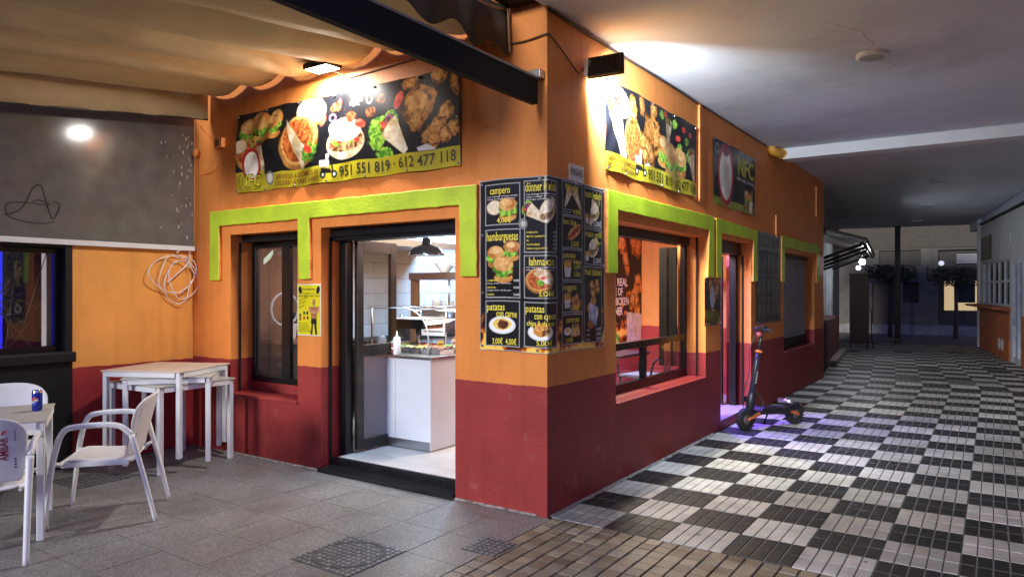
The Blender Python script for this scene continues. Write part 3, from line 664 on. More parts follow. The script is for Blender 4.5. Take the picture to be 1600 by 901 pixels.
for k, (x, y, r_, lab) in enumerate(((-2.80, 2.2, .07, 'stack of white plates on the lower gantry board'), (-2.58, 2.15, .06, 'stack of foam cups on the lower gantry board'))):
    t = thing('crockery_stack', lab, 'crockery', (x, y, 1.291))
    for q_ in range(5): MB().lathe([(0,.0+.02*q_),(r_*.7,.0+.02*q_),(r_,.016+.02*q_),(r_*.98,.018+.02*q_),(0,.006+.02*q_)], (0,0,0), MATS['white china'], 18).build('plate', t)
t = thing('steel_container', 'tall steel container on the range beside the pots', 'container', (-3.4, 3.1, .951)); MB().lathe([(0,0),(.11,0),(.11,.30),(.118,.305),(.10,.305),(.10,.02),(0,.02)], (0,0,0), steel, 20).build('body', t)
for k, (y, col_, lab) in enumerate(((.86, (.75,.72,.2), 'yellow price card on the curved display glass nearest the door'), (1.06, (.75,.75,.73), 'white price card on the curved display glass'), (1.28, (.6,.12,.1), 'red price card on the curved display glass'))):
    t = thing('price_card', lab, 'card', (-1.634, y, 1.0)); box('card', (.0, -.04, 0), (.003, .04, .06), M('card %d' % k, col_, .5), t); box('print', (.0031, -.03, .02), (.0037, .03, .03), inkb if 'inkb' in globals() else blackm, t)
# ================================================================ printed banners and boards (print = colour attribute on a real sheet)
NR = np.random.RandomState(5)
def vnoise(nx, ny, cell, seed=0, octv=3):
    r = np.random.RandomState(seed); out = np.zeros((ny, nx)); amp = 1.; tot = 0
    for o in range(octv):
        gx, gy = int(nx/cell)+2, int(ny/cell)+2; g = r.rand(gy+1, gx+1)
        xs = np.arange(nx)/cell; ys = np.arange(ny)/cell; xi = xs.astype(int); yi = ys.astype(int); fx = xs-xi; fy = ys-yi
        fx = fx*fx*(3-2*fx); fy = fy*fy*(3-2*fy)
        a = g[np.ix_(yi, xi)]; b = g[np.ix_(yi, xi+1)]; c = g[np.ix_(yi+1, xi)]; d = g[np.ix_(yi+1, xi+1)]
        out += amp*((a*(1-fx)+b*fx)*(1-fy)[:, None]+(c*(1-fx)+d*fx)*fy[:, None]); tot += amp; amp *= .55; cell = max(cell/2, 1.)
    return out/tot
class Canvas:
    def __init__(s, w, h, nx, ny, bg):
        s.w, s.h, s.nx, s.ny = w, h, nx+1, ny+1
        s.U, s.V = np.meshgrid(np.linspace(0, w, nx+1), np.linspace(0, h, ny+1)); s.a = np.ones((ny+1, nx+1, 3))*np.array(lin(bg)); s.k = 0; s.px = w/nx
    def n(s, cell): s.k += 1; return vnoise(s.nx, s.ny, max(cell/s.px, 1.01), s.k)
    def put(s, mask, col, var=0., cell=.02, col2=None):
        mask = np.clip(mask, 0, 1)[..., None]; c = np.array(lin(col))[None, None, :]
        if var or col2 is not None:
            n = s.n(cell)[..., None]
            if col2 is not None:
                t = np.clip((n-.5)*3.2+.5, 0, 1); c = c*(1-t)+np.array(lin(col2))*t
            if var: c = c*(1+var*(n-.5)*2)
        s.a = s.a*(1-mask)+np.clip(c, 0, 1)*mask
    def edge(s, d): return d/s.px+.5
    def ell(s, cx, cy, rx, ry, col, rot=0, wob=0., wcell=.03, **k):
        c, sn = math.cos(rot), math.sin(rot); x, y = s.U-cx, s.V-cy; p = x*c+y*sn; q = -x*sn+y*c
        d = 1-np.sqrt((p/rx)**2+(q/ry)**2)
        if wob: d = d+(s.n(wcell)-.5)*2*wob
        m = s.edge(d*min(rx, ry)); s.put(m, col, **k); return m
    def poly(s, pts, col, **k):
        m = np.full(s.U.shape, 1e9); n = len(pts); ar = sum(pts[i][0]*pts[(i+1) % n][1]-pts[(i+1) % n][0]*pts[i][1] for i in range(n)); sg = 1 if ar > 0 else -1
        for i in range(n):
            (x0, y0), (x1, y1) = pts[i], pts[(i+1) % n]; l = math.hypot(x1-x0, y1-y0)+1e-9
            m = np.minimum(m, sg*((x1-x0)*(s.V-y0)-(y1-y0)*(s.U-x0))/l)
        s.put(s.edge(m), col, **k)
    def rect(s, x0, y0, x1, y1, col, **k): s.poly([(x0,y0),(x1,y0),(x1,y1),(x0,y1)], col, **k)
    def frame(s, x0, y0, x1, y1, t, col):
        s.rect(x0, y0, x1, y0+t, col); s.rect(x0, y1-t, x1, y1, col); s.rect(x0, y0, x0+t, y1, col); s.rect(x1-t, y0, x1, y1, col)
    def ring(s, cx, cy, r, t, col, ry=None):
        ry = ry or r; d = np.sqrt(((s.U-cx)/r)**2+((s.V-cy)/ry)**2); s.put(s.edge((t/2-np.abs(d-1)*r)), col)
    # ---- foods
    def lettuce(s, cx, cy, r_):
        s.ell(cx, cy, r_, r_*.75, '3f7d1c', wob=.45, wcell=r_*.5, col2='9fd24a', cell=r_*.3)
    def tomato(s, cx, cy, r_, rot=0): s.ell(cx, cy, r_, r_*.55, 'c9301f', rot, col2='e8614a', cell=r_*.6)
    def bun(s, cx, cy, r_):
        s.ell(cx, cy, r_, r_*.82, 'b4702f', col2='e0ad66', cell=r_*1.1); s.ell(cx-r_*.15, cy+r_*.2, r_*.6, r_*.4, 'e9bf80', col2='d99a4e', cell=r_*.5)
    def burger(s, cx, cy, r_):
        s.ell(cx, cy-r_*.78, r_*.92, r_*.42, 'd9a45a', col2='b4702f', cell=r_*.7)
        s.ell(cx, cy-r_*.45, r_*.98, r_*.27, '3a1c0d', wob=.2, col2='6b3a1b', cell=r_*.2)
        s.poly([(cx-r_*.7, cy-r_*.33), (cx+r_*.75, cy-r_*.33), (cx+r_*.1, cy-r_*.85)], 'f0b52a')
        s.ell(cx, cy-r_*.16, r_*.95, r_*.17, 'c03020', wob=.2); s.lettuce(cx, cy-.02*r_, r_*1.02*.98)
        s.ell(cx, cy+r_*.36, r_*.97, r_*.62, 'b4702f', col2='e2b26c', cell=r_*.9); s.ell(cx-.1*r_, cy+r_*.5, r_*.6, r_*.3, 'ecc78c', col2='dba25a', cell=r_*.3)
    def crumb(s, cx, cy, r_, ry=None, rot=0):
        ry = ry or r_; s.ell(cx, cy, r_, ry, '5d3210', rot, wob=.28, wcell=r_*.5, col2='d18b3c', cell=r_*.35); s.ell(cx-.12*r_, cy+.15*ry, r_*.6, ry*.6, 'c07a30', rot, wob=.3, wcell=r_*.4, col2='efb86a', cell=r_*.22)
    def flat(s, cx, cy, rx, ry, rot=0): s.ell(cx, cy, rx, ry, 'e9dcc0', rot, wob=.06, col2='c9b088', cell=rx*.3); s.ell(cx, cy, rx*.9, ry*.88, 'f2e8d4', rot, col2='dccaa6', cell=rx*.18)
    def lahm(s, cx, cy, rx, ry, rot=0):
        s.ell(cx, cy-ry*.12, rx*1.12, ry*1.12, 'b98646', rot, col2='8a5a28', cell=rx*.5); s.ell(cx, cy, rx, ry, 'd9a45c', rot, wob=.05); s.ell(cx, cy, rx*.9, ry*.88, '8d3717', rot, wob=.06, col2='d0763a', cell=rx*.09)
    def wrap(s, cx, cy, L_, w_, rot):
        c, n_ = math.cos(rot), math.sin(rot); P_ = lambda a, b: (cx+a*c-b*n_, cy+a*n_+b*c)
        for t in (-.6, 0, .5): s.lettuce(*P_(L_*.42, t*w_), w_*.55)
        s.ell(*P_(L_*.36, 0), w_*.55, w_*.8, '3b1a0f', rot, wob=.3, col2='8d4a26', cell=w_*.25); s.tomato(*P_(L_*.45, w_*.35), w_*.33, rot); s.ring(*P_(L_*.4, -w_*.3), w_*.3, w_*.1, '9a4a8a')
        s.poly([P_(-L_*.55, -w_*.25), P_(L_*.3, -w_*.95), P_(L_*.36, 0), P_(L_*.3, w_*.95), P_(-L_*.55, w_*.25)], 'efe4cd', col2='c7a878', cell=w_*.6)
    def pita(s, cx, cy, r_, rot=0):
        s.ell(cx, cy-.1*r_, r_, r_*.62, 'e6d9bd', rot, col2='cdb78e', cell=r_*.3); s.ell(cx+.02*r_, cy-.05*r_, r_*.92, r_*.42, '5a2d18', rot, wob=.2, col2='b79a6a', cell=r_*.12)
        for k in range(7): a = -0.9+.28*k; (s.lettuce if k % 2 else s.tomato)(cx+r_*.85*math.sin(a), cy-.1*r_+.1*r_*math.cos(2*a), r_*.16)
        s.ell(cx-.04*r_, cy+.36*r_, r_*.88, r_*.42, 'f3ead8', rot-.12, wob=.05, col2='d9c8a4', cell=r_*.25)
    def fries(s, cx, cy, w_, h_):
        for k in range(9):
            x = cx+w_*(-.45+.11*k); a = .25*(k-4)/4; s.poly([(x-.05*w_, cy), (x+.05*w_, cy), (x+.05*w_+a*h_*.3, cy+h_*(.55+.1*((k*7) % 3))), (x-.05*w_+a*h_*.3, cy+h_*(.55+.1*((k*7) % 3)))], 'f0c24a', col2='d99a28', cell=w_*.1)
        s.poly([(cx-w_*.38, cy-h_*.5), (cx+w_*.38, cy-h_*.5), (cx+w_*.55, cy+h_*.15), (cx-w_*.55, cy+h_*.15)], 'e8e4da', col2='cfc8b8', cell=w_*.4)
    def plate(s, cx, cy, r_, kind):
        s.ell(cx, cy, r_, r_*.55, 'dfe3e6'); s.ell(cx, cy+r_*.02, r_*.86, r_*.46, 'f2f3f3')
        s.ell(cx, cy+.08*r_, r_*.72, r_*.36, 'e2b23c' if kind else 'c99a52', wob=.2, col2='f3dc86', cell=r_*.1)
        if kind == 1: s.ell(cx+.05*r_, cy+.04*r_, r_*.45, r_*.26, '3a1c10', wob=.35, col2='80482a', cell=r_*.1)
    def fire(s, v0, v1, seed):
        n = vnoise(s.nx, s.ny, .09/s.px, seed, 4); f = np.clip((v1-s.V)/(v1-v0), 0, 1); m = np.clip((n*1.25+f*.75-1.0)*4.5, 0, 1)
        s.put(m, '8a2408', col2='f08a1c', cell=.04); s.put(np.clip((n*1.25+f*.75-1.22)*6, 0, 1), 'ffd257')

def printmat(name, rough=.35, spec=.4):
    m = bpy.data.materials.new(name); m.use_nodes = True; t = m.node_tree; b = t.nodes['Principled BSDF']
    a = t.nodes.new('ShaderNodeAttribute'); a.attribute_name = 'print'; t.links.new(a.outputs['Color'], b.inputs['Base Color']); b.inputs['Roughness'].default_value = rough; b.inputs['Specular IOR Level'].default_value = spec
    return m
vinyl = printmat('printed vinyl', .30, .5); paper = printmat('printed paper', .5, .3)
def sheet(name, cv, f, mat, parent, keepblack=False):
    ny, nx = cv.a.shape[:2]; P3 = np.zeros((ny, nx, 3)); P3[...] = np.stack(f(cv.U, cv.V, np.zeros_like(cv.U)), -1)
    me = bpy.data.meshes.new(name); me.vertices.add(nx*ny); me.vertices.foreach_set('co', P3.reshape(-1).astype(np.float32))
    i = np.arange((ny-1)*(nx-1)); y, x = i//(nx-1), i % (nx-1); q = np.stack([y*nx+x, y*nx+x+1, (y+1)*nx+x+1, (y+1)*nx+x], -1)
    me.loops.add(q.size); me.loops.foreach_set('vertex_index', q.reshape(-1).astype(np.int32)); me.polygons.add(len(q))
    me.polygons.foreach_set('loop_start', (np.arange(len(q))*4).astype(np.int32)); me.polygons.foreach_set('loop_total', np.full(len(q), 4, np.int32)); me.update(calc_edges=True)
    me.polygons.foreach_set('use_smooth', np.ones(len(q), bool))
    at = me.color_attributes.new('print', 'FLOAT_COLOR', 'POINT'); rgba = np.ones((ny*nx, 4), np.float32); rgba[:, :3] = cv.a.reshape(-1, 3); at.data.foreach_set('color', rgba.reshape(-1))
    me.materials.append(mat); o = bpy.data.objects.new(name, me); link(o, parent)
    so = o.modifiers.new('thickness', 'SOLIDIFY'); so.thickness = .0015; so.offset = -1
    return o
def glyphs(body, size, bold=0., xs=1.):
    cu = bpy.data.curves.new('t', 'FONT'); cu.body = body; cu.size = size; cu.offset = bold; cu.resolution_u = 2
    ob = bpy.data.objects.new('t', cu); me = bpy.data.meshes.new_from_object(ob)
    v = np.array([p.co[:] for p in me.vertices]) if len(me.vertices) else np.zeros((0, 3)); fc = [list(p.vertices) for p in me.polygons]
    bpy.data.objects.remove(ob); bpy.data.curves.remove(cu); bpy.data.meshes.remove(me); v[:, 0] *= xs; return v, fc
class Lettering:
    """collects words of one colour for one board; word() puts baseline-left at (u, v), fitted to width/height"""
    def __init__(s): s.V = []; s.F = []
    def word(s, body, u, v, h, width=None, bold=.0, slant=0., rot=0., center=False):
        g, fc = glyphs(body, 1.0, bold)
        if not len(g): return
        g = g[:, :2]; x0, x1 = g[:, 0].min(), g[:, 0].max(); cap = .70
        k = h/cap; kx = (width/(x1-x0)) if width else k
        a = (g[:, 0]-x0)*kx; b = g[:, 1]*k; a = a+b*slant
        if center: a = a-(x1-x0)*kx/2
        c, sn = math.cos(rot), math.sin(rot); o = len(s.V); s.V += list(zip(u+a*c-b*sn, v+a*sn+b*c)); s.F += [[i+o for i in f] for f in fc]
    def build(s, f, mat, parent, w_=.0022, name='lettering'):
        V = np.array(s.V); x, y, z = f(V[:, 0], V[:, 1], np.full(len(V), w_)); me = bpy.data.meshes.new(name); me.from_pydata(list(zip(x.tolist(), y.tolist(), z.tolist())), [], s.F); me.materials.append(mat); me.update()
        o = bpy.data.objects.new(name, me); link(o, parent); return tag(o, kind='stuff')
def pins(f, uv, parent, r_=.011):
    for u, v in uv:
        x, y, z = [float(q) for q in f(np.array(u), np.array(v), np.array(.004))]; x1, y1, z1 = [float(q) for q in f(np.array(u), np.array(v), np.array(.012))]
        MB().tube([(x, y, z), (x1, y1, z1)], [r_, r_*.7], steel, 8).build('fixing', parent)
inkb = M('black ink', (.015, .014, .012), .45); inky = M('yellow ink', lin('e6d64a'), .45); inkw = M('white ink', (.75, .75, .75), .45); inkr = M('dark red ink', lin('7a2a10'), .5)
YEL = 'c8bb32'
inkg = M('yellow green ink', lin('c9c23a'), .45)
wr = lambda U, V, seed: .010*np.sin(U*9+V*5+seed)*np.sin(U*3.1+1+seed)+.006*np.sin((U-.9*V)*26+seed)*np.clip(np.sin(U*1.7+seed), 0, 1)
def logo_egg(c, cx, cy, r_):   # round emblem: red ring with a plain white oval
    c.ell(cx, cy, r_*1.0, r_*1.25, 'e8e4dc'); c.ring(cx, cy+.1*r_, r_*1.05, r_*.26, 'a8262a', r_*1.3); c.ell(cx, cy, r_*.8, r_*1.08, 'eeece6', col2='d8d4cc', cell=r_*.6)
def moped(c, cx, cy, s_, col='1c1c1c'):
    for dx in (-.42, .42): c.ell(cx+dx*s_, cy-.3*s_, .2*s_, .2*s_, col); c.ell(cx+dx*s_, cy-.3*s_, .09*s_, .09*s_, 'd8d8d8')
    c.poly([(cx-.55*s_, cy-.2*s_), (cx+.3*s_, cy-.25*s_), (cx+.1*s_, cy), (cx-.5*s_, cy+.05*s_)], col); c.poly([(cx+.25*s_, cy-.25*s_), (cx+.4*s_, cy-.2*s_), (cx+.22*s_, cy+.4*s_), (cx+.12*s_, cy+.4*s_)], col)
    c.ell(cx-.1*s_, cy+.32*s_, .14*s_, .26*s_, 'e4e4e4'); c.ell(cx-.06*s_, cy+.66*s_, .12*s_, .13*s_, 'f0f0f0'); c.rect(cx-.62*s_, cy+.1*s_, cx-.22*s_, cy+.45*s_, 'e9e9e9')

# ---------------------------------------------------------------- long banner on the front
W_, H_ = 2.61, .72
c = Canvas(W_, H_, 560, 156, '17171c'); c.put(np.ones_like(c.U), '15161c', .5, .25)
for k in range(40): c.ell(NR.rand()*W_, NR.rand()*H_, .004, .003, '6b4a30')
c.bun(.20, .60, .085); c.bun(.57, .62, .085); c.burger(.15, .555, .10); c.burger(.52, .56, .095); c.burger(.355, .585, .125)
c.flat(1.02, .63, .17, .105); c.ell(1.02, .53, .17, .04, 'a9743a', col2='7a4a20', cell=.05); c.flat(1.02, .60, .165, .09); c.tomato(1.16, .52, .05, 1.0)
c.lahm(.86, .39, .23, .20, .3); c.poly([(.70, .58), (.98, .30), (.93, .12), (.74, .40)], 'ece2cc', col2='cdb88c', cell=.08); c.ell(1.0, .27, .11, .07, '2c5a1a', .3, wob=.5, col2='79b23a', cell=.03); c.tomato(.99, .30, .06, -.4)
c.lahm(.17, .33, .21, .12, -.5); c.flat(.05, .42, .10, .06)
c.wrap(.33, .31, .30, .07, 1.9)
c.pita(1.43, .33, .22, -.05); c.ring(1.28, .53, .035, .014, 'b98ab0', .028); c.ring(1.70, .62, .03, .010, 'd9d4dc', .04); c.tomato(1.36, .62, .05, 1.2); c.tomato(1.60, .43, .06, -.2)
for (x, y, r_) in ((1.30,.61,.05),(1.50,.50,.06),(1.72,.51,.055),(1.84,.60,.05)): c.ell(x, y, r_, r_*.72, '4a2414', wob=.3, wcell=.03, col2='a8623a', cell=.02)
c.ell(1.55, .62, .06, .05, 'dfe8c8', .3, wob=.6, wcell=.03, col2='9fc05a', cell=.03); c.tomato(2.02, .56, .07, 1.2)
for (x, y, r_) in ((1.82,.37,.11),(1.78,.27,.08),(1.88,.16,.09),(1.95,.40,.09)): c.lettuce(x, y, r_)
c.wrap(1.98, .30, .34, .11, 2.25)
c.crumb(2.22, .50, .17, .13, .3); c.crumb(2.20, .38, .07, .09); c.crumb(2.12, .67, .08, .06); c.crumb(2.41, .68, .08, .07); c.crumb(2.56, .60, .035, .10, .2)
for (x, y, r_) in ((2.31,.25,.07),(2.40,.30,.08),(2.48,.40,.075),(2.36,.22,.06),(2.55,.28,.06),(2.47,.24,.06)): c.crumb(x, y, r_)
c.poly([(2.13, .30), (2.22, .15), (2.60, .15), (2.60, .27), (2.30, .20)], 'e6e6ea', col2='c9cad2', cell=.1)
c.rect(0, 0, W_, .145, YEL, col2='b3a624', cell=.5); c.rect(0, .145, .40, .185, YEL)
logo_egg(c, .215, .235, .105); c.ell(.47, .105, .05, .06, 'd8d8d4'); c.ring(.47, .105, .042, .012, '50545c', .052)
moped(c, 1.235, .115, .16)
ob = thing('printed_banner', 'long vinyl food banner with phone numbers on the front wall above the door', 'banner', (0, 0, 0))
fb = lambda u, v, w_: (-3.325+u, -.014-w_-wr(u, v, .4)-.010*np.sin(v/H_*math.pi), 2.39+v-.006*np.sin(u*7)*(v/H_)+.004*np.sin(u*13))
sheet('vinyl_sheet', c, fb, vinyl, ob)
l = Lettering(); l.word('951 551 819 · 612 477 118', 1.36, .040, .082, 1.21, .012); l.word('NFC', .055, .045, .115, .30, .03); l.word('new fried chicken', .07, .018, .012, .28); l.build(fb, inkb, ob)
l = Lettering(); l.word('NFC', .062, .050, .105, .286, .012); l.build(fb, inkg, ob, .0032)
l = Lettering(); l.word('SERVICIO A DOMICILIO', .56, .080, .040, .56, .012); l.word('DELIVERY & TAKE AWAY', .56, .026, .038, .56, .012); l.build(fb, inkr, ob)
pins(fb, [(.02,.70),(.45,.705),(.87,.705),(1.3,.705),(1.75,.705),(2.2,.705),(2.59,.35),(2.59,.02),(.02,.02),(.40,.015),(.80,.015),(1.22,.015),(1.65,.015),(2.1,.015)], ob)

# ---------------------------------------------------------------- banner round the side, above the big window
W_, H_ = 1.98, .705
c = Canvas(W_, H_, 330, 118, '17171c'); c.put(np.ones_like(c.U), '15161c', .5, .25)
c.flat(.22, .58, .24, .12, -.2); c.wrap(.25, .32, .62, .13, 2.0); c.lahm(.52, .30, .14, .20, .3); c.crumb(.50, .55, .06, .14, .3); c.crumb(.66, .63, .06, .09); c.crumb(.92, .64, .07, .07)
c.crumb(.86, .46, .15, .13, -.5); c.crumb(.98, .40, .08, .14)
for (x, y, r_) in ((.70,.33,.08),(.80,.28,.09),(.88,.22,.08),(.74,.22,.07)): c.crumb(x, y, r_)
c.poly([(.62,.14),(1.02,.13),(1.04,.24),(.80,.17),(.60,.26)], 'e4e4ea')
c.wrap(1.26, .50, .26, .08, 1.4)
for (x, y) in ((1.1,.64),(1.2,.66),(1.42,.62),(1.5,.5),(1.62,.6),(1.8,.58),(1.55,.42),(1.7,.5)): (c.tomato if NR.rand() < .45 else c.lettuce)(x, y, .05)
c.bun(1.52, .34, .10); c.burger(1.58, .28, .12); c.burger(1.13, .33, .13); c.burger(1.31, .28, .155); c.lettuce(1.78, .38, .09); c.wrap(1.86, .30, .30, .09, 1.9)
c.rect(0, 0, W_, .145, YEL, col2='b3a624', cell=.5); moped(c, .66, .13, .17)
ob = thing('printed_banner', 'vinyl food banner under the side floodlight, above the big side window', 'banner', (0, 0, 0))
fb2 = lambda u, v, w_: (.014+w_+wr(u, v, 2.4), .825+u, 2.411+v+.006*np.sin(u*8)*(1-v/H_))
sheet('vinyl_sheet', c, fb2, vinyl, ob)
l = Lettering(); l.word('951 551 819 · 612 477 118', .79, .035, .085, 1.16, .012); l.build(fb2, inkb, ob)
l = Lettering(); l.word('SERVICIO A DOMICILIO', .03, .085, .038, .54, .012); l.word('DELIVERY & TAKE AWAY', .03, .03, .036, .54, .012); l.build(fb2, inkr, ob)
pins(fb2, [(1.95,.68),(1.4,.69),(.9,.69),(1.96,.02),(1.5,.015),(1.1,.015),(.7,.015),(.35,.015),(.03,.02)], ob)
# ---------------------------------------------------------------- emblem banner
W_, H_ = 1.565, .70
c = Canvas(W_, H_, 220, 98, '141414'); c.put(np.ones_like(c.U), '131316', .6, .3); c.rect(0, 0, W_, .085, '9aa02c', col2='6f7a20', cell=.1)
logo_egg(c, .42, .33, .235); c.ell(.42, .60, .10, .05, '7a2024', wob=.3)
c.burger(1.20, .18, .10); c.fries(1.38, .12, .12, .2); c.ring(.13, .60, .05, .012, 'b8b8b0')
ob = thing('printed_banner', 'dark vinyl banner with NFC lettering and a white oval emblem above the side door', 'banner', (0, 0, 0))
fb3 = lambda u, v, w_: (.014+w_+.5*wr(u, v, 4.4), 3.324+u, 2.414+v)
sheet('vinyl_sheet', c, fb3, vinyl, ob)
l = Lettering(); l.word('NFC', .84, .42, .20, .66, .03); l.build(fb3, inkg, ob)
l = Lettering(); l.word('NEW FRIED CHICKEN', .80, .35, .035, .72, .01); l.build(fb3, inkw, ob)
pins(fb3, [(.02,.68),(.5,.69),(1.0,.69),(1.54,.68),(1.54,.35),(1.54,.02),(1.05,.015),(.5,.015),(.02,.02)], ob)

# ---------------------------------------------------------------- menu board folded round the corner
W_, H_ = 1.353, 1.178; FO = .545
c = Canvas(W_, H_, 400, 348, '0e0e10'); c.fire(0, .42, 77)
pan = {'campero': (.046,.862,.339,1.145), 'hamburguesas': (.05,.362,.339,.834), 'p1': (.05,.03,.335,.344), 'donner': (.37,.67,.651,1.153), 'lahm': (.37,.364,.651,.653), 'p2': (.37,.038,.651,.341),
       'falafel': (.719,.93,1.006,1.165), 'hot': (.719,.705,1.006,.925), 'fritas': (.722,.483,1.006,.698), 'nug': (.722,.261,1.006,.475), 'sam': (.722,.04,1.006,.25), 'naan': (1.035,.875,1.312,1.16), 'naang': (1.035,.605,1.312,.865), 'fried': (1.03,.04,1.312,.593)}
for k, (a, b, d, e) in pan.items():
    c.rect(a, b, d, e, '111113'); c.frame(a, b, d, e, .006, 'a9abad')
c.flat(.125, .985, .065, .05); c.burger(.235, .975, .075); c.burger(.27, .69, .065); c.burger(.135, .65, .07); c.burger(.20, .565, .085)
c.plate(.19, .175, .11, 1); c.wrap(.46, .93, .20, .05, 2.6); c.pita(.56, .95, .085, .8); c.lahm(.49, .49, .10, .075); c.poly([(.44,.53),(.56,.45),(.6,.50),(.5,.57)], 'efe4cd', col2='c7a878', cell=.03); c.lettuce(.5, .47, .03); c.tomato(.52, .5, .02)
c.plate(.50, .14, .10, 0); c.crumb(.5, .16, .06, .045)
c.wrap(.80, 1.06, .16, .04, 1.0); c.wrap(.93, 1.06, .16, .04, 2.2); c.ell(.89, .82, .10, .04, 'c98a3e', .5, col2='e4b46c', cell=.03); c.ell(.89, .82, .11, .018, 'a03a1c', .5, wob=.2)
c.fries(.80, .555, .09, .10); c.fries(.79, .335, .08, .09); [c.crumb(x, y, .03) for x, y in ((.87,.34),(.92,.36),(.95,.32),(.89,.30),(.93,.29))]
c.plate(.80, .13, .05, 0); [c.poly([(x,.09),(x+.07,.10),(x+.03,.19)], 'c9923e', col2='e8c07a', cell=.02) for x in (.84,.88,.91)]
c.wrap(1.18, 1.0, .22, .06, 1.1); c.pita(1.2, .985, .075, .4); c.fries(1.08, .93, .05, .06); c.pita(1.18, .73, .085, .5); c.fries(1.08, .66, .05, .06)
for k in range(14): c.crumb(1.10+.15*NR.rand(), .24+.24*NR.rand(), .035)
c.poly([(1.10,.20),(1.22,.16),(1.25,.30),(1.11,.33)], 'dfe0e6', col2='8a90b0', cell=.05); c.ell(1.13, .17, .045, .03, 'a8623a')
c.ell(.36, .865, .034, .034, 'b8b8b4'); c.ring(.36, .865, .026, .008, '404448')
c.frame(0, 0, W_, H_, .006, 'b0b0ae')
def fm(u, v, w_):
    u = np.asarray(u, float); k = np.clip((u-FO)/.012, -1, 1)*.5+.5   # little radius at the fold
    o_ = .012+w_+.002*np.sin(v*11+u*5)
    x = np.where(u < FO, u-FO+0*o_, 0)+o_*k; y = np.where(u < FO, 0, u-FO)-o_*(1-k)
    return x, y, 1.086+v-.008*np.abs(np.sin(u*5.2))*(v > .6)*0+.004*np.sin(u*9)
ob = thing('menu_board', 'black menu board with yellow dish names wrapped around the corner of the shop', 'menu board', (0, 0, 0))
sheet('board_sheet', c, fm, vinyl, ob)
y_ = Lettering(); wv = Lettering()
def head(t, p, dy=.0, h=.05, w_=None, off=.0):
    a, b, d, e = pan[p]; y_.word(t, a+.012+off, e-.068-dy, h, w_ or (d-a-.03-off), .012)
def price(t, p, dx, h=.035, dy=.015): a, b, d, e = pan[p]; y_.word(t, a+dx, b+dy, h, None, .012)
def small(p, y, n, x0=.02, x1=.02, h=.010):
    a, b, d, e = pan[p]
    for k in range(n): wv.word(['con lechuga tomate cebolla', 'salsa a elegir y queso', 'lechuga, tomate y pollo'][k % 3], a+x0, y-k*.017, h, d-a-x0-x1-.02*(k % 2), .008)
head('campero', 'campero', w_=.17, off=.03); small('campero', 1.055, 2); price('4,00€', 'campero', .10)
head('hamburguesas', 'hamburguesas', .01, .06)
for k, (n_, p_) in enumerate((('COMPLETA', '4,00€'), ('ESPECIAL', '4,50€'), ('DOBLE', '5,50€'))):
    y_.word(n_, .065, .475-.048*k, .013, None, .008); wv.word(p_, .285, .475-.048*k, .015, None, .008); wv.word('lechuga, tomate, cebolla, queso', .065, .458-.048*k, .009, .20, .004)
head('patatas', 'p1', .0, .05, .15); head('con carne', 'p1', .045, .05, .17, .08); y_.word('3,00€  4,00€', .11, .045, .04, .20, .012)
head('dönner kebab', 'donner', .005, .062); small('donner', 1.055, 3)
for k, n_ in enumerate(('COMPLETO', 'MIXTO COMPLETO', 'XL', 'NAAN KEBAB', 'WRAP POLLO FRITO')): y_.word(n_, .39, .80-.027*k, .012, None, .008); wv.word('%d,50€' % (4+k % 3), .60, .80-.027*k, .012, None, .006)
head('lahmacun', 'lahm', .0, .055, .20, .03); small('lahm', .568, 2); price('5,00€', 'lahm', .12)
head('patatas', 'p2', .0, .05, .15); head('con queso', 'p2', .045, .045, .18, .07); head('chips & cheese', 'p2', .09, .035, .22, .01); price('5,00€', 'p2', .10)
head('falafel', 'falafel', -.01, .04, .18, .03); price('4,00€', 'falafel', .15); small('falafel', .965, 2, .01, .15)
head('hot dog', 'hot', -.01, .04, .18); price('3,50€', 'hot', .12); head('patatas', 'fritas', -.01, .038, .17); head('fritas', 'fritas', .03, .03, .11, .14)
y_.word('2,00€', .885, .565, .028, None, .012); y_.word('3,00€', .885, .51, .028, None, .012); wv.word('Pequeña', .90, .60, .011); wv.word('Grande', .90, .545, .011)
head('nuggets', 'nug', -.01, .04, .18); price('5,00€', 'nug', .11); head('samosa', 'sam', -.01, .04, .18, .04); price('3,00€', 'sam', .05, .03)
head('naan kebab', 'naan', .0, .05); wv.word('5,00€', 1.17, .89, .04, None, .012); head('naan grill', 'naang', -.01, .045); head('& döner', 'naang', .04, .03, .12, .12); wv.word('5,00€', 1.17, .62, .038, None, .012)
head('fried chicken', 'fried', -.005, .05)
for k in range(3): wv.word('%d,00€' % (6+2*k), 1.215, .125-.035*k, .022, None, .01); wv.word('unidades', 1.06, .127-.035*k, .012, None, .004)
y_.build(fm, inky, ob); wv.build(fm, inkw, ob)
pins(fm, [(.025,1.15),(.50,1.16),(.03,.80),(.03,.40),(.025,.03),(.48,.02),(.9,1.16),(1.33,1.15),(1.33,.6),(.85,.02),(1.33,.03)], ob)

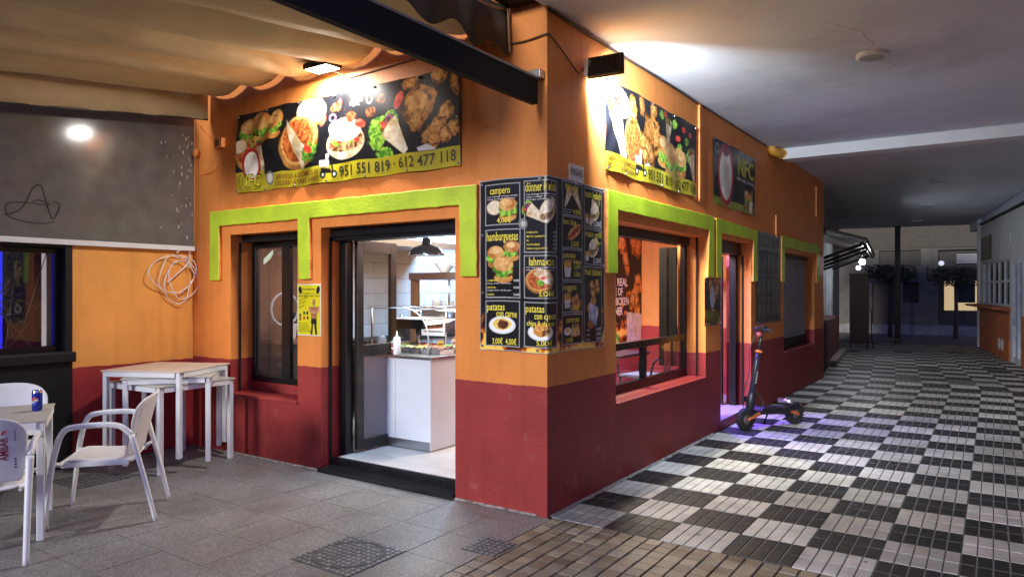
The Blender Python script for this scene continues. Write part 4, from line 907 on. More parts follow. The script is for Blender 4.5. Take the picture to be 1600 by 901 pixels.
# ---------------------------------------------------------------- grey menu board by the side door
W_, H_ = 1.21, 1.16
c = Canvas(W_, H_, 150, 144, '26282b'); c.rect(0, .93, W_, H_, '7c8076'); c.rect(.25, .98, .62, 1.12, '33352f'); c.ell(.12, 1.03, .09, .11, '50534e'); c.poly([(.72,.97),(.9,.97),(.84,1.12),(.76,1.12)], '44473f'); c.ell(1.02, 1.05, .12, .07, '4d5148')
for r_ in range(3):
    for k in range(5): x, y = .13+.235*k, .77-.30*r_; c.ell(x, y, .075, .10, '6e7276', wob=.3, wcell=.06, col2='3b3e42', cell=.04); c.rect(x-.07, y-.155, x+.07, y-.145, '8a8d90'); c.rect(x-.05, y-.175, x+.05, y-.168, '70736f')
ob = thing('menu_board', 'dark grey printed menu board on the side wall between door and shuttered window', 'menu board', (0, 0, 0))
f4 = lambda u, v, w_: (.012+w_+.003*np.sin(u*8+v*4), 4.955+u*.995, 1.085+v)
sheet('board_sheet', c, f4, vinyl, ob)
l = Lettering(); l.word('NFC', .27, 1.0, .10, .33, .02); l.build(f4, M('grey ink', (.35,.36,.34), .5), ob); pins(f4, [(.02,1.14),(1.19,1.14),(.02,.02),(1.19,.02),(.6,1.14)], ob)
# ---------------------------------------------------------------- small poster between big window and side door
W_, H_ = .49, .485
c = Canvas(W_, H_, 90, 90, '1a1512'); c.put(np.ones_like(c.U), '1c1512', .6, .1)
for k in range(16): c.crumb(NR.rand()*W_, NR.rand()*H_, .05+.02*NR.rand())
c.rect(0, .17, W_, .24, '1b1b18'); c.rect(.03, .02, .46, .15, '6f6a22', col2='2a2818', cell=.05); c.ell(.24, .30, .07, .12, 'a0a4ac')
ob = thing('poster', 'small square fried chicken poster left of the side door', 'poster', (0, 0, 0)); f5 = lambda u, v, w_: (.010+w_, 3.062+u, 1.138+v); sheet('paper_sheet', c, f5, vinyl, ob)
pins(f5, [(.02,.46),(.47,.46),(.02,.02),(.47,.02)], ob)
# ---------------------------------------------------------------- yellow fitness poster between window and door
W_, H_ = .295, .435
c = Canvas(W_, H_, 118, 174, 'd9d9d0'); c.rect(.008, .008, W_-.008, H_-.008, 'cfc615')
c.ell(.035, .385, .022, .032, '141414', .3); c.ell(.26, .385, .022, .032, '141414', -.3)
sk = 'b5805c'
c.poly([(.165,.01),(.19,.01),(.20,.12),(.185,.13)], '17161a'); c.poly([(.225,.01),(.25,.01),(.235,.13),(.205,.13)], '17161a'); c.poly([(.17,.10),(.245,.10),(.24,.15),(.175,.15)], '17161a')
c.poly([(.175,.145),(.24,.145),(.258,.245),(.16,.245)], sk, col2='8e5c3c', cell=.03); c.ell(.207, .212, .062, .017, '9a6848', .1); c.ell(.207, .198, .058, .014, sk, -.1); c.ell(.156, .225, .014, .026, sk); c.ell(.262, .225, .014, .026, sk)
c.rect(.198, .24, .22, .26, sk); c.ell(.208, .285, .020, .028, 'c08c68', col2='8e5c3c', cell=.03)
for (x, y, k) in ((.03,.17,'303030'),(.08,.19,'303030'),(.03,.14,'8a2a20'),(.08,.15,'a03020'),(.125,.15,'303030'),(.12,.19,'202020')): c.ell(x+.005, y, .013, .015, k)
ob = thing('poster', 'yellow fitness poster with a bare-chested man on the pillar left of the door', 'poster', (0, 0, 0)); f6 = lambda u, v, w_: (-2.492+u, -.008-w_, 1.121+v); sheet('paper_sheet', c, f6, paper, ob)
l = Lettering(); l.word('Actividades', .065, .385, .016, .16, .01); l.word('ENTRENAMIENTO PERSONAL', .03, .352, .008, .235, .006); l.word('BOXEO MUAY THAI Y CROSS', .015, .328, .014, .265, .012)
for k in range(3): l.word(['Lunes a viernes', 'de 9 a 21 horas', 'clases'][k], .02, .285-.028*k, .012, .11-.02*k, .006, rot=.35)
for k in range(5): l.word('todos los niveles y edades', .015, .10-.017*k, .010, .11+.012*k, .006)
l.build(f6, inkb, ob, .0016)
# ---------------------------------------------------------------- big poster inside, seen through the side window
W_, H_ = 1.9, 1.75
c = Canvas(W_, H_, 170, 156, '151014'); c.fire(0, 1.15, 31); c.crumb(1.36, 1.20, .08, .24, .35); c.crumb(1.27, 1.38, .14, .15); c.crumb(1.62, 1.45, .13, .2); c.crumb(1.78, 1.35, .1, .16)
for k in range(9): c.crumb(1.56+.28*NR.rand(), .50+.40*NR.rand(), .10)
c.poly([(1.42,.0),(1.86,.0),(1.92,.42),(1.4,.46)], 'e2e0de', col2='b8b4b4', cell=.1); c.lettuce(1.05, .12, .12)
ob = thing('poster', 'large fried chicken poster with white slogan on the wall inside the side window', 'poster', (0, 0, 0)); f7 = lambda u, v, w_: (-1.745+w_, 3.58+u, .62+.108+v+.02); sheet('paper_sheet', c, f7, paper, ob)
l = Lettering(); l.word('THE REAL', .80, .82, .10, .62, .03); l.word('TASTE OF', .74, .69, .10, .53, .03); l.word('CHICKEN', .90, .56, .10, .56, .03); l.word('DINNER', .80, .43, .10, .47, .03); l.build(f7, inkw, ob)
# ---------------------------------------------------------------- street sign
ob = thing('wall_sign', 'small white sign reading PASAJE PRIVADO above the corner menu board', 'sign', (0, 0, 0)); fs = lambda u, v, w_: (.006+w_, .285+u, 2.19+v)
box('plate', (.001, .285, 2.19), (.006, .495, 2.385), M('white enamel sign', (.62, .60, .57), .35), ob, .002)
l = Lettering(); l.word('PASAJE', .02, .118, .05, .17, .012); l.word('PRIVADO', .02, .030, .05, .17, .012); l.build(fs, inkb, ob, .0016)
# ================================================================ awning over the forecourt
def canvas_mat():
    m = M('beige awning canvas', (.66, .54, .33), .8, var=.10, vs_=2.2, bump=.25, bs=9, col2=(.55, .44, .26), thr=(.48, .7)); return m
cvm = canvas_mat(); valm = M('brown valance canvas', (.10, .075, .045), .85, var=.2, vs_=4)
aw = thing('awning', 'beige canvas awning sagging in folds over the cafe tables', 'awning', (0, 0, 0))
XA, XB = -3.75, -.30; nx, ny = 150, 50
lob = [-3.75, -3.18, -2.63, -2.10, -1.50, -.92, -.30]
mb = MB(); V = []
wv_ = vnoise(nx+1, ny+1, 9, 3, 3)
for j in range(ny+1):
    y = -.06-2.5*j/ny
    for i in range(nx+1):
        x = XA+(XB-XA)*i/nx
        for a, b in zip(lob[:-1], lob[1:]):
            if a <= x <= b+1e-6: t = (x-a)/(b-a); break
        t = min(1, max(0, t)); sag = 4*t*(1-t)
        V.append((x, y, 3.415+.122*y-.105*sag**.8*(1-.25*j/ny)+.028*(wv_[j, i]-.5)))
mb.add(V, [(j*(nx+1)+i, j*(nx+1)+i+1, (j+1)*(nx+1)+i+1, (j+1)*(nx+1)+i) for j in range(ny) for i in range(nx)], cvm, True)
o = mb.build('canopy', aw, fix=False); so = o.modifiers.new('t', 'SOLIDIFY'); so.thickness = .004; so.offset = 1
mb = MB(); V = []; n = 40
for i in range(n+1):
    y = .0-2.56*i/n; zt = 3.40+.122*y; V += [(XA-.012+.006*math.sin(i*.8), y-.03, zt+.012), (XA-.012+.012*math.sin(i*.9), y-.03, zt-.272)]
mb.add(V, [(2*i, 2*i+2, 2*i+3, 2*i+1) for i in range(n)], M('pale awning canvas', (.58, .47, .30), .8, var=.12, vs_=3), True); o = mb.build('side_valance', aw, fix=False)
so = o.modifiers.new('t', 'SOLIDIFY'); so.thickness = .004
tube('hem_rod', [(XA-.012, -.03, 3.128), (XA-.012, -2.56, 2.815)], .008, darksteel, aw)
mb = MB(); V = []; n = 90
for i in range(n+1):
    y = -.03-2.4*i/n; ph = (y+.03)/.44*2*math.pi; V += [(XB+.012*math.sin(y*7), y, 3.43+.04*y), (XB+.02+.02*math.sin(y*7), y, 3.10+.0*y+.045*math.cos(ph+2.4)+.02*(y > -.06))]
mb.add(V, [(2*i, 2*i+2, 2*i+3, 2*i+1) for i in range(n)], valm, True); o = mb.build('wavy_valance', aw, fix=False); so = o.modifiers.new('t', 'SOLIDIFY'); so.thickness = .004
tube('valance_piping', [(XB+.02, -.03, 3.12), (XB+.005, -.03, 3.42)], .008, M('pale piping', (.5, .38, .22), .7), aw)
# black steel side rail, carried on a wall plate at the corner
mb = MB(); mb.box((-.085, -4.2, 2.722), (-.035, -.06, 2.885), M('dull black rail', (.004, .004, .004), .8)); o = mb.build('side_rail', aw, .003)
box('rail_cap', (-.095, -4.2, 2.8855), (-.028, -.05, 2.90), M('grey zinc', (.34, .32, .29), .5, metal=.4), aw)
box('wall_bracket', (-.12, -.06, 2.90), (-.02, -.001, 2.955), steel, aw, .003); box('wall_bracket', (-.62, -.08, 3.12), (-.53, -.001, 3.27), M('bracket orange', ORANGE, .5), aw, .003)
MB().tube([(-.575, -.08, 3.19), (-.575, -.13, 3.19)], .03, steel, 10).build('arm_joint', aw)
box('roller_case', (-.30, -.19, 3.42), (.06, -.012, 3.6), blackm, aw)

# ================================================================ left wall, clear side screen, black bar front
nb = thing('neighbour_wall', 'orange and red side wall behind the stacked tables', 'wall', (0, 0, 0))
side_paint = painted_wall('side wall paint', (.82, .36, .08), (.32, .026, .028), .842, bump=.12, bs=25)
box('wall', (-4.35, -1.11, 0), (-4.05, -.0005, 1.93), side_paint, nb, .006)
bar = thing('bar_front', 'black painted bar front with a dark glazed window at the left edge', 'building', (0, 0, 0))
wall((-7.5, -1.1105), (0, 1.95), [(-3.9, -1.17, .99, 1.86)], lambda u, d, z: (-4.03-d, u, z), .24, blackm, 'wall', bar)
box('ledge', (-4.09, -7.5, .90), (-3.985, -1.1, .985), blackm, bar, .01)
barw = framed('window', -3.9, -1.17, .992, 1.858, .09, lambda u, d, z: (-4.03-d, u, z), .045, .05, mull=(-2.5,), parent=bar)
wire = M('black wire', (.03, .03, .03), .4)
mb = MB()
for k in range(16):
    a = (-4.17, rnd.uniform(-2.4, -1.25), rnd.choice([1.03, rnd.uniform(1.05, 1.8)])); b = (-4.19, rnd.uniform(-2.4, -1.22), rnd.choice([1.84, rnd.uniform(1.2, 1.8)])); mb.tube([a, b], .0035, wire, 4)
mb.build('wire_screen', bar, fix=False)
box('inner_wall', (-6.2, -7.5, 0), (-6.1, .2, 2.6), M('dark bar wall', (.03, .028, .03), .7), bar); box('inner_floor', (-6.1, -7.5, -.005), (-4.28, .2, .02), wood_d, bar)
box('door_reveal', (-5.0, -.95, .0), (-4.9, -.855, 2.2), M('cream panel', (.5, .46, .36), .6), bar)
tl = thing('neon_panel', 'blue lit panel glowing inside the black bar window', 'light', (-5.2, -1.56, .9))
box('panel', (-.01, -.5, 0), (.01, .36, 1.1), emis('blue neon', (.02, .03, 1.), .45), tl)
sc_ = thing('side_screen', 'scratched clear plastic screen between awning and orange side wall', 'screen', (0, 0, 0))
scr = glass('scratched plastic', (.30, .29, .28), 1.0, .13, dirt=.36)
box('sheet', (-4.022, -3.4, 1.93), (-4.016, -.01, 3.20), scr, sc_); box('bottom_rail', (-4.04, -3.4, 1.885), (-4.0, -.012, 1.93), white, sc_, .003)
fl = M('peeling film', (.62, .62, .62), .6); mb = MB()
for k in range(40):
    y = -.03-abs(rnd.gauss(0, .16)); z = rnd.uniform(1.98, 3.0); h = rnd.uniform(.006, .035); w_ = rnd.uniform(.003, .008); mb.box((-4.0155, y-w_, z), (-4.0145, y, z+h), fl)
tag(mb.build('film_scraps', sc_, fix=False), kind='stuff')
mb = MB(); mb.tube([(-4.014, y, z) for y, z in [(p.x, p.y) for p in smooth_path([(-1.62,2.10,0),(-1.50,2.16,0),(-1.42,2.33,0),(-1.36,2.36,0),(-1.33,2.26,0),(-1.28,2.10,0),(-1.24,2.14,0),(-1.22,2.22,0),(-1.26,2.24,0)], 5)]], .005, cable_b, 4)
mb.tube([(-4.014, y, z) for y, z in [(p.x, p.y) for p in smooth_path([(-1.42,2.22,0),(-1.38,2.24,0),(-1.30,2.21,0),(-1.58,2.20,0),(-1.60,2.10,0),(-1.5,2.06,0),(-1.36,2.05,0),(-1.26,2.07,0)], 5)]], .004, cable_b, 4); mb.build('graffiti', sc_, fix=False)
box('backdrop', (-4.9, -3.4, 1.96), (-4.85, .3, 3.6), M('shade behind screen', (.05, .048, .046), .9), sc_)  # added dark sheet: its colour stands in for the shade behind the screen
# ================================================================ floodlights
def flood(name, lab, loc, nrm, side, watts, col, sx, sy, parts):
    """LED floodlight: finned housing, lens, bracket; nrm = beam axis, side = long axis"""
    n_ = Vector(nrm).normalized(); s_ = (Vector(side) - n_*Vector(side).dot(n_)).normalized(); t_ = n_.cross(s_); Mx = Matrix((s_, t_, n_)).transposed()
    t = thing(name, lab, 'floodlight', loc)
    def bx(nm, a, b, mat, bev=0):
        m = MB(); m.box(a, b, mat); m.v = [tuple(Mx @ Vector(p)) for p in m.v]; return m.build(nm, t, bev)
    bx('housing', (-sx/2, -sy/2, -.045), (sx/2, sy/2, -.006), blackm, .004)
    bx('lens', (-sx/2+.015, -sy/2+.015, -.0058), (sx/2-.015, sy/2-.015, .0), emis('LED lens', (1, .97, .92), 12), 0)
    k = int(sx/.022)
    for i in range(k): bx('fin', (-sx/2+.01+i*(sx-.02)/k, -sy/2+.01, -.058), (-sx/2+.014+i*(sx-.02)/k, sy/2-.01, -.0452), blackm)
    return t, n_
tA, nA = flood('floodlight', 'LED floodlight under the awning shining down the front banner', (-2.02, -.145, 3.272), (0, .03, -1), (1, 0, 0), 0, 0, .27, .17, 0)
MB().tube([(0, .02, .03), (0, .08, .03), (0, .144, .02)], .012, steel, 8).build('bracket', tA)
light('flood_front', 'AREA', (-2.02, -.147, 3.264), (-2.02, -.147-.05, 3.264-1), 30, (1., .96, .90), .23, .13, parent=tA)
tB, nB_ = flood('floodlight', 'LED floodlight with black cooling fins on the side wall', (.155, .56, 3.085), (-.22, .86, -.40), (.94, .34, .05), 0, 0, .26, .17, 0)
MB().tube([(-.10, -.05, .0), (-.154, -.055, .0)], .02, steel, 8).build('bracket', tB); box('bracket_arm', (-.13, -.10, -.06), (-.10, -.02, .06), M('pale bracket', (.7,.66,.58), .4), tB, .003)
p_ = Vector((.155, .56, 3.085)) + nB_*.010
light('flood_side', 'AREA', p_, p_ + nB_, 54, (.76, .88, 1.), .22, .13, spread=R(126), parent=tB)
# ================================================================ cables and little wall boxes
def cable(name, lab, pts, r_, mat): t = tube(name, smooth_path(pts, 6), r_, mat, None, 6); return tag(t, lab, 'cable')
cable('power_cable', 'thin cable sagging from the corner to the side floodlight', [(-.45, -.012, 3.20), (-.2, -.012, 3.175), (-.008, -.012, 3.19), (.012, .02, 3.19), (.012, .25, 3.10), (.012, .40, 3.04), (.02, .50, 3.08), (.05, .52, 3.06)], .006, M('brown cable', (.10, .05, .02), .5))
cable('power_cable', 'thin cable running from the front floodlight to the corner above the banner', [(-1.98, -.08, 3.27), (-1.90, -.012, 3.24), (-1.84, -.010, 3.215), (-1.2, -.010, 3.235), (-.7, -.010, 3.25), (-.45, -.010, 3.26)], .005, MATS['brown cable'])
t = thing('junction_box', 'orange painted junction box beside the long front banner', 'junction box', (-3.585, 0, 2.885)); box('box', (-.06, -.045, -.045), (.06, -.001, .045), orange, t, .004); box('socket', (-.03, -.05, -.028), (.03, -.0455, .028), M('brown socket', (.2,.08,.03), .5), t)
t = thing('wall_bell', 'small round orange box near the clear side screen', 'bell', (-3.97, 0, 2.83)); MB().lathe([(0,-.04),(.035,-.04),(.04,-.03),(.04,0)], (0,0,0), orange, 16, 'y').build('cap', t)
cable('wall_wire', 'thin orange wire looping below the round wall box', [(-3.97, -.012, 2.79), (-3.96, -.012, 2.66), (-3.85, -.012, 2.62), (-3.70, -.012, 2.64), (-3.66, -.012, 2.70)], .004, orange)
cable('wall_wire', 'thin orange wire from the valance end down to the junction box', [(-3.93, -.012, 3.10), (-3.85, -.012, 3.02), (-3.72, -.012, 2.95), (-3.64, -.012, 2.93)], .004, orange)
mb = MB()
for (cy, cz, ry, rz, ph) in ((-.20,1.66,.17,.20,0.),(-.17,1.60,.13,.19,.7),(-.24,1.68,.20,.16,1.3),(-.15,1.64,.12,.22,2.1)):
    mb.tube([(-4.0+.022*math.sin(3*a+ph), cy+ry*math.cos(a+ph)*(1+.16*math.sin(2*a+ph*3))+.02*math.sin(2*a), cz+rz*math.sin(a+ph)*(1+.12*math.cos(a*2-ph))-.03*math.cos(a)**2) for a in [k*2*math.pi/34 for k in range(32)]], .0048, cable_w, 6)
mb.tube(smooth_path([(-4.0, -.2, 1.86), (-4.01, -.14, 1.9), (-4.02, -.06, 1.88), (-4.0, -.10, 1.75), (-3.99, -.3, 1.58)]), .006, cable_w, 6)
tag(mb.build('cable_coil'), 'coil of white cable hanging in the corner below the side screen', 'cable')
t = thing('drain_pipe', 'yellow elbow pipe under the ceiling next to the beam end', 'pipe', (0, 0, 0))
yp = M('ochre pipe', (.62, .30, .03), .45); MB().tube(smooth_path([(.02, 5.6, 3.40), (.05, 5.6, 3.33), (.09, 5.66, 3.31), (.12, 5.8, 3.31)]), .055, yp, 14).build('elbow', t)
MB().tube([(.125, 5.81, 3.31), (.13, 6.0, 3.31)], .062, M('grey pipe', (.35,.36,.37), .5), 14).build('sleeve', t); MB().tube([(.115, 5.76, 3.31), (.121, 5.80, 3.31)], .064, yp, 14).build('collar', t)
for y, z0, z1, lab in ((2.91, 2.42, 3.36, 'orange cable cover strip right of the side food banner'), (5.93, 2.25, 2.52, 'orange meter cover above the grey menu board'), (8.55, 2.75, 3.22, 'thin orange strip near the far end of the side wall')):
    t = thing('cable_cover', lab, 'cable cover', (0, y, z0)); box('channel', (.001, -.028, 0), (.022, .028, z1-z0), orange, t, .003); box('end_cap', (.003, -.02, -.03), (.018, .02, -.0005), orange, t)
t = cable('ceiling_cable', 'black cable run along the top of the side wall', [(.012, -.0, 3.355), (.012, 1., 3.35), (.012, 2.2, 3.358), (.012, 2.9, 3.35)], .008, cable_b)
t = cable('ceiling_cable', 'thin black cable further along the top of the side wall', [(.012, 2.95, 3.36), (.012, 4.2, 3.355), (.012, 5.5, 3.362)], .006, cable_b)
for (x, y, r_, lab) in ((1.64, 2.26, .115, 'round white ceiling lamp nearest the corner in the passage'), (1.651, 10.04, .13, 'round white ceiling lamp just past the beam'), (1.253, 13.9, .13, 'round white ceiling lamp third along the passage'), (.75, 17.8, .13, 'round white ceiling lamp farthest down the passage')):
    t = thing('ceiling_lamp', lab, 'lamp', (x, y, CZ-.001), group='round ceiling lamps in the passage'); MB().lathe([(r_,0),(r_,-.03),(r_-.02,-.034),(0,-.034)], (0,0,0), M('lamp rim', (.72,.72,.72), .4), 30).build('rim', t); MB().lathe([(r_-.022,-.035),(r_*.5,-.037),(0,-.038)], (0,0,0), M('lamp diffuser', (.36,.36,.35), .3), 30).build('diffuser', t)
# ================================================================ tables
tabtop = M('grey green table laminate', (.40, .39, .33), .4, var=.08); tabtop2 = M('beige table laminate', (.52, .44, .36), .4, var=.08); tabw = M('white powder coat', (.70, .71, .72), .4, var=.03)
def table(lab, cx, cy, z, rz, top, sx=.72, sy=.72, H=.72, group=None):
    t = thing('cafe_table', lab, 'table', (cx, cy, z), rz, group)
    o = MB().box((-sx/2, -sy/2, H-.012), (sx/2, sy/2, H), top).build('top', t, .004)
    fr = MB(); a, b = sx/2-.015, sy/2-.015
    for s in (-1, 1): fr.box((-a+.04, s*b-.011, H-.052), (a-.04, s*b+.011, H-.0125), tabw); fr.box((s*a-.011, -b+.04, H-.052), (s*a+.011, b-.04, H-.0125), tabw)
    fr.build('apron', t)
    for u in (-1, 1):
        for v in (-1, 1): MB().box((u*(a-.018)-.02, v*(b-.018)-.02, 0), (u*(a-.018)+.02, v*(b-.018)+.02, H-.0128), tabw).build('leg', t, .006)
    return t
table('grey topped cafe table with the blue can on it', -2.765, -2.215, 0, math.atan2(-.447, .894), tabtop, .74, .74, .725)
gs = 'cafe tables stacked in the corner'
a0 = math.atan2(.27, .642)
table('beige topped table on top of the corner stack', -3.58, -.53, .112, a0+R(2), tabtop2, .74, .74, .722, gs)
table('grey green topped table in the middle of the corner stack', -3.52, -.50, .056, a0+R(26), tabtop, .70, .70, .722, gs)
table('grey green topped table at the bottom of the corner stack', -3.53, -.52, 0, a0+R(-19), tabtop, .74, .74, .722, gs)
# ================================================================ resin armchairs
def chair(lab, cx, cy, rz, text=False):
    """faces local +y"""
    t = thing('armchair', lab, 'chair', (cx, cy, 0), rz, 'white resin armchairs at the cafe table')
    n, k = 14, 10; mb = MB(); V = []
    for j in range(k+1):           # seat, dished
        y = -.20+.43*j/k
        for i in range(n+1):
            x = -.215+.43*i/n; u = x/.215; V.append((x*(1-.06*(1-j/k)), y, .415-.018*(1-u*u)+.02*(j/k)**2-.05*max(0, (j/k-.86)/.14)**2*1.0))
    mb.add(V, [(j*(n+1)+i, j*(n+1)+i+1, (j+1)*(n+1)+i+1, (j+1)*(n+1)+i) for j in range(k) for i in range(n)], white_pl, True); o = mb.build('seat', t, fix=False)
    so = o.modifiers.new('t', 'SOLIDIFY'); so.thickness = .02; so.offset = -1; sb = o.modifiers.new('s', 'SUBSURF'); sb.levels = 1; sb.render_levels = 1
    mb = MB(); box_ = [(-.225,.20,.36),(.225,.20,.36)]
    mb.box((-.20, .20, .375), (.20, .222, .405), white_pl); mb.box((-.215, -.18, .37), (-.195, .21, .405), white_pl); mb.box((.195, -.18, .37), (.215, .21, .405), white_pl); mb.build('seat_rim', t, .006)
    mb = MB(); V = []
    bz = lambda x, z: (-.205-.26*(z-.40)+.075*(x/.23)**2*(.55+1.0*(z-.40)))
    for j in range(k+1):           # back shell: curved in plan, rounded top
        z = .43+.385*j/k
        for i in range(n+1):
            u = -1+2*i/n; hw = .215+.03*math.sin(j/k*2.2)-.045*max(0, (j/k-.75)/.25)**2; x = u*hw; zz = z-.035*(abs(u)**3)*max(0, (j/k-.5)/.5); V.append((x, bz(x, z), zz))
    mb.add(V, [(j*(n+1)+i, j*(n+1)+i+1, (j+1)*(n+1)+i+1, (j+1)*(n+1)+i) for j in range(k) for i in range(n)], white_pl, True); o = mb.build('backrest', t, fix=False)
    so = o.modifiers.new('t', 'SOLIDIFY'); so.thickness = .014; so.offset = 0; sb = o.modifiers.new('s', 'SUBSURF'); sb.levels = 1; sb.render_levels = 1
    mb = MB()
    for sx in (-.185, .185):
        for g in range(2):
            for q_ in range(4): z = .72-.16*g-.016*q_; mb.box((sx-.006, bz(sx, z)-.0095, z), (sx+.006, bz(sx, z)-.0075, z+.008), blackm)
    mb.build('vent_slots', t, fix=False)
    for s in (-1, 1):
        f = lambda p: (s*p[0], p[1], p[2])
        MB().tube(smooth_path([f((.285,.285,0)), f((.283,.262,.20)), f((.275,.235,.42)), f((.27,.205,.56))], 4), [.013+.006*min(1, i/10) for i in range(13)], white_pl, 10, flat=1.15).build('leg', t)
        MB().tube(smooth_path([f((.27,.205,.56)), f((.268,.175,.615)), f((.268,.12,.637)), f((.268,-.03,.645)), f((.262,-.14,.63)), f((.252,-.205,.57))], 5), .0185, white_pl, 10, flat=.9).build('arm', t)
        MB().tube(smooth_path([f((.252,-.205,.57)), f((.25,-.245,.42)), f((.248,-.30,.20)), f((.246,-.345,0))], 4), [.019-.006*i/12 for i in range(13)], white_pl, 10, flat=1.15).build('leg', t)
        MB().tube([f((.212,-.195,.40)), f((.25,-.24,.43))], .014, white_pl, 8).build('seat_bracket', t)
        MB().tube([f((.212,.20,.392)), f((.275,.235,.41))], .014, white_pl, 8).build('seat_bracket', t)
    if text:
        l = Lettering(); l.word('AMBAR', -.0, 0, .040, .135, .02)
        f = lambda u, v, w_: (.155-v*1.0, np.array([bz(.155-b, .56+a) for a, b in zip(u, v)])-.0095-w_, .56+u)
        l.build(f, M('dark red print', (.30, .02, .03), .5), t, .0006)
        mb = MB(); mb.prism([(0,0),(.03,.02),(.03,-.02)], lambda a, b: (.133+b, bz(.133, .715)-.0085, .705+a), lambda a, b: (.133+b, bz(.133, .715)-.0105, .705+a), MATS['dark red print']); mb.build('emblem', t)
    return t
def face(dx, dy): return math.atan2(-dx, dy)
chair('white resin armchair standing free at the right of the cafe table', -2.505, -1.585, face(-.64, -.77))
chair('white resin armchair with red lettering on its back, nearest the camera', -2.36, -2.35, face(-.886, .463), True)
chair('white resin armchair behind the cafe table against the black bar front', -3.35, -1.87, face(.886, -.463))
# ================================================================ drinks can
t = thing('drink_can', 'blue PEPSI drink can standing on the cafe table', 'can', (-2.675, -1.935, .7255), R(20))
canb = M('blue can lacquer', (.012, .03, .30), .25, metal=.35, var=.06)
MB().lathe([(0,.004),(.022,.0),(.0255,.004),(.03,.012),(.03,.118)], (0,0,0), canb, 32).build('body', t); MB().lathe([(.03,.118),(.0265,.13),(.0265,.134),(.024,.131),(0,.131)], (0,0,0), chrome, 32).build('lid', t)
def cyl(u, v, w_): a = u/.03-math.pi/2+R(15); return ((.0302+w_)*np.cos(a), (.0302+w_)*np.sin(a), v)
def disc(nm, lo, hi, mat, off):   # slices of the round emblem
    mb = MB(); r_ = .024; V = []; n = 16; Z = [lo+(hi-lo)*k/6 for k in range(7)]
    for z in Z:
        hw = math.sqrt(max(r_*r_-z*z, 0))
        for i in range(n+1): u = -hw+2*hw*i/n; x, y, q_ = cyl(np.array(u), np.array(.066+z+ (.0 if 0 else .004*math.sin(u/r_*2.2))), np.array(off)); V.append((float(x), float(y), float(q_)))
    mb.add(V, [(j*(n+1)+i, j*(n+1)+i+1, (j+1)*(n+1)+i+1, (j+1)*(n+1)+i) for j in range(6) for i in range(n)], mat, True); mb.build(nm, t, fix=False)
disc('emblem', -.024, .024, inkw, .0003); disc('emblem', .008, .0225, M('can red', (.55, .02, .03), .35), .0006); disc('emblem', -.0225, -.008, M('can light blue', (.02, .08, .5), .3), .0006)
l = Lettering(); l.word('PEPSI', 0, .0605, .011, .042, .02, center=True); l.build(cyl, M('navy ink', (.01, .012, .06), .4), t, .0010)
# ================================================================ drain covers in the floor
iron = M('cast iron', (.055, .057, .062), .5, metal=.3, var=.4, vs_=20, bump=.3, bs=90); worn = M('worn iron', (.22, .225, .235), .4, metal=.4, var=.35, vs_=25)
def cover(lab, x0, y0, x1, y1, disc_=True):
    t = thing('manhole_cover', lab, 'manhole cover', ((x0+x1)/2, (y0+y1)/2, .0)); a, b = (x1-x0)/2, (y1-y0)/2
    box('frame', (-a, -b, -.02), (a, b, .0035), iron, t, .002)
    st = .036; nx_, ny_ = int(2*a/st), int(2*b/st); rr = min(a, b)*.86; pads = MB(); lid = MB()
    for i in range(nx_):
        for j in range(ny_):
            x, y = -a+(i+.5)*2*a/nx_, -b+(j+.5)*2*b/ny_; d = math.hypot(x, y)
            if disc_ and abs(d-rr) < .016: continue
            w_ = .013; (lid if disc_ and d < rr else pads).box((x-w_, y-w_*(.9 if (i+j) % 2 else .55), .0036), (x+w_, y+w_*(.9 if (i+j) % 2 else .55), .0062), worn)
    tag(pads.build('tread_pads', t, fix=False), kind='stuff')
    if disc_: tag(lid.build('lid_pads', t, fix=False), kind='stuff'); MB().lathe([(rr-.006,.0036),(rr-.003,.008),(rr+.003,.008),(rr+.006,.0036)], (0,0,0), iron, 40).build('rim', t)
    return t
cover('square cast iron cover with a round lid in front of the door step', -.82, -1.42, -.36, -.965)
cover('small square iron cover at the edge of the brown pavers', -.125, -.76, .105, -.515, False)
cover('iron drain cover partly under the free standing armchair', -3.72, -1.42, -3.30, -1.0, False)
# ================================================================ electric scooter (front wheel at origin of its own frame, rear along +x)
ax = Vector((.352, .639, 0)); sc_rz = math.atan2(ax.y, ax.x)
t = thing('electric_scooter', 'black electric scooter with orange swing arms parked by the side door', 'scooter', (.222, 3.758, 0), sc_rz)
scb = M('scooter black', (.014, .014, .016), .38, var=.2); sco = M('scooter orange', (.55, .14, .03), .45); LW = .745
def wheel(x):
    wh = MB(); wh.lathe([(.05,-.022),(.085,-.032),(.105,-.028),(.115,-.012),(.115,.012),(.105,.028),(.085,.032),(.05,.022)], (x, 0, .115), rubber, 32, 'y'); o = wh.build('wheel', t)
    MB().lathe([(0,-.026),(.03,-.026),(.034,-.02),(.06,-.021),(.064,-.024),(.068,-.022)], (x, 0, .115), M('rim metal', (.25,.22,.2), .35, metal=.8), 28, 'y').build('rim', o)
    MB().lathe([(0,.026),(.03,.026),(.034,.02),(.06,.021),(.064,.024),(.068,.022)], (x, 0, .115), MATS['rim metal'], 28, 'y').build('rim', o)
    for k in range(22): a = k*2*math.pi/22; MB().box((-.006,-.034,.107), (.006,.034,.118), rubber).build('tread', o).matrix_local = Matrix.Translation((x, 0, .115)) @ Matrix.Rotation(a, 4, 'Y')
wheel(0); wheel(LW)
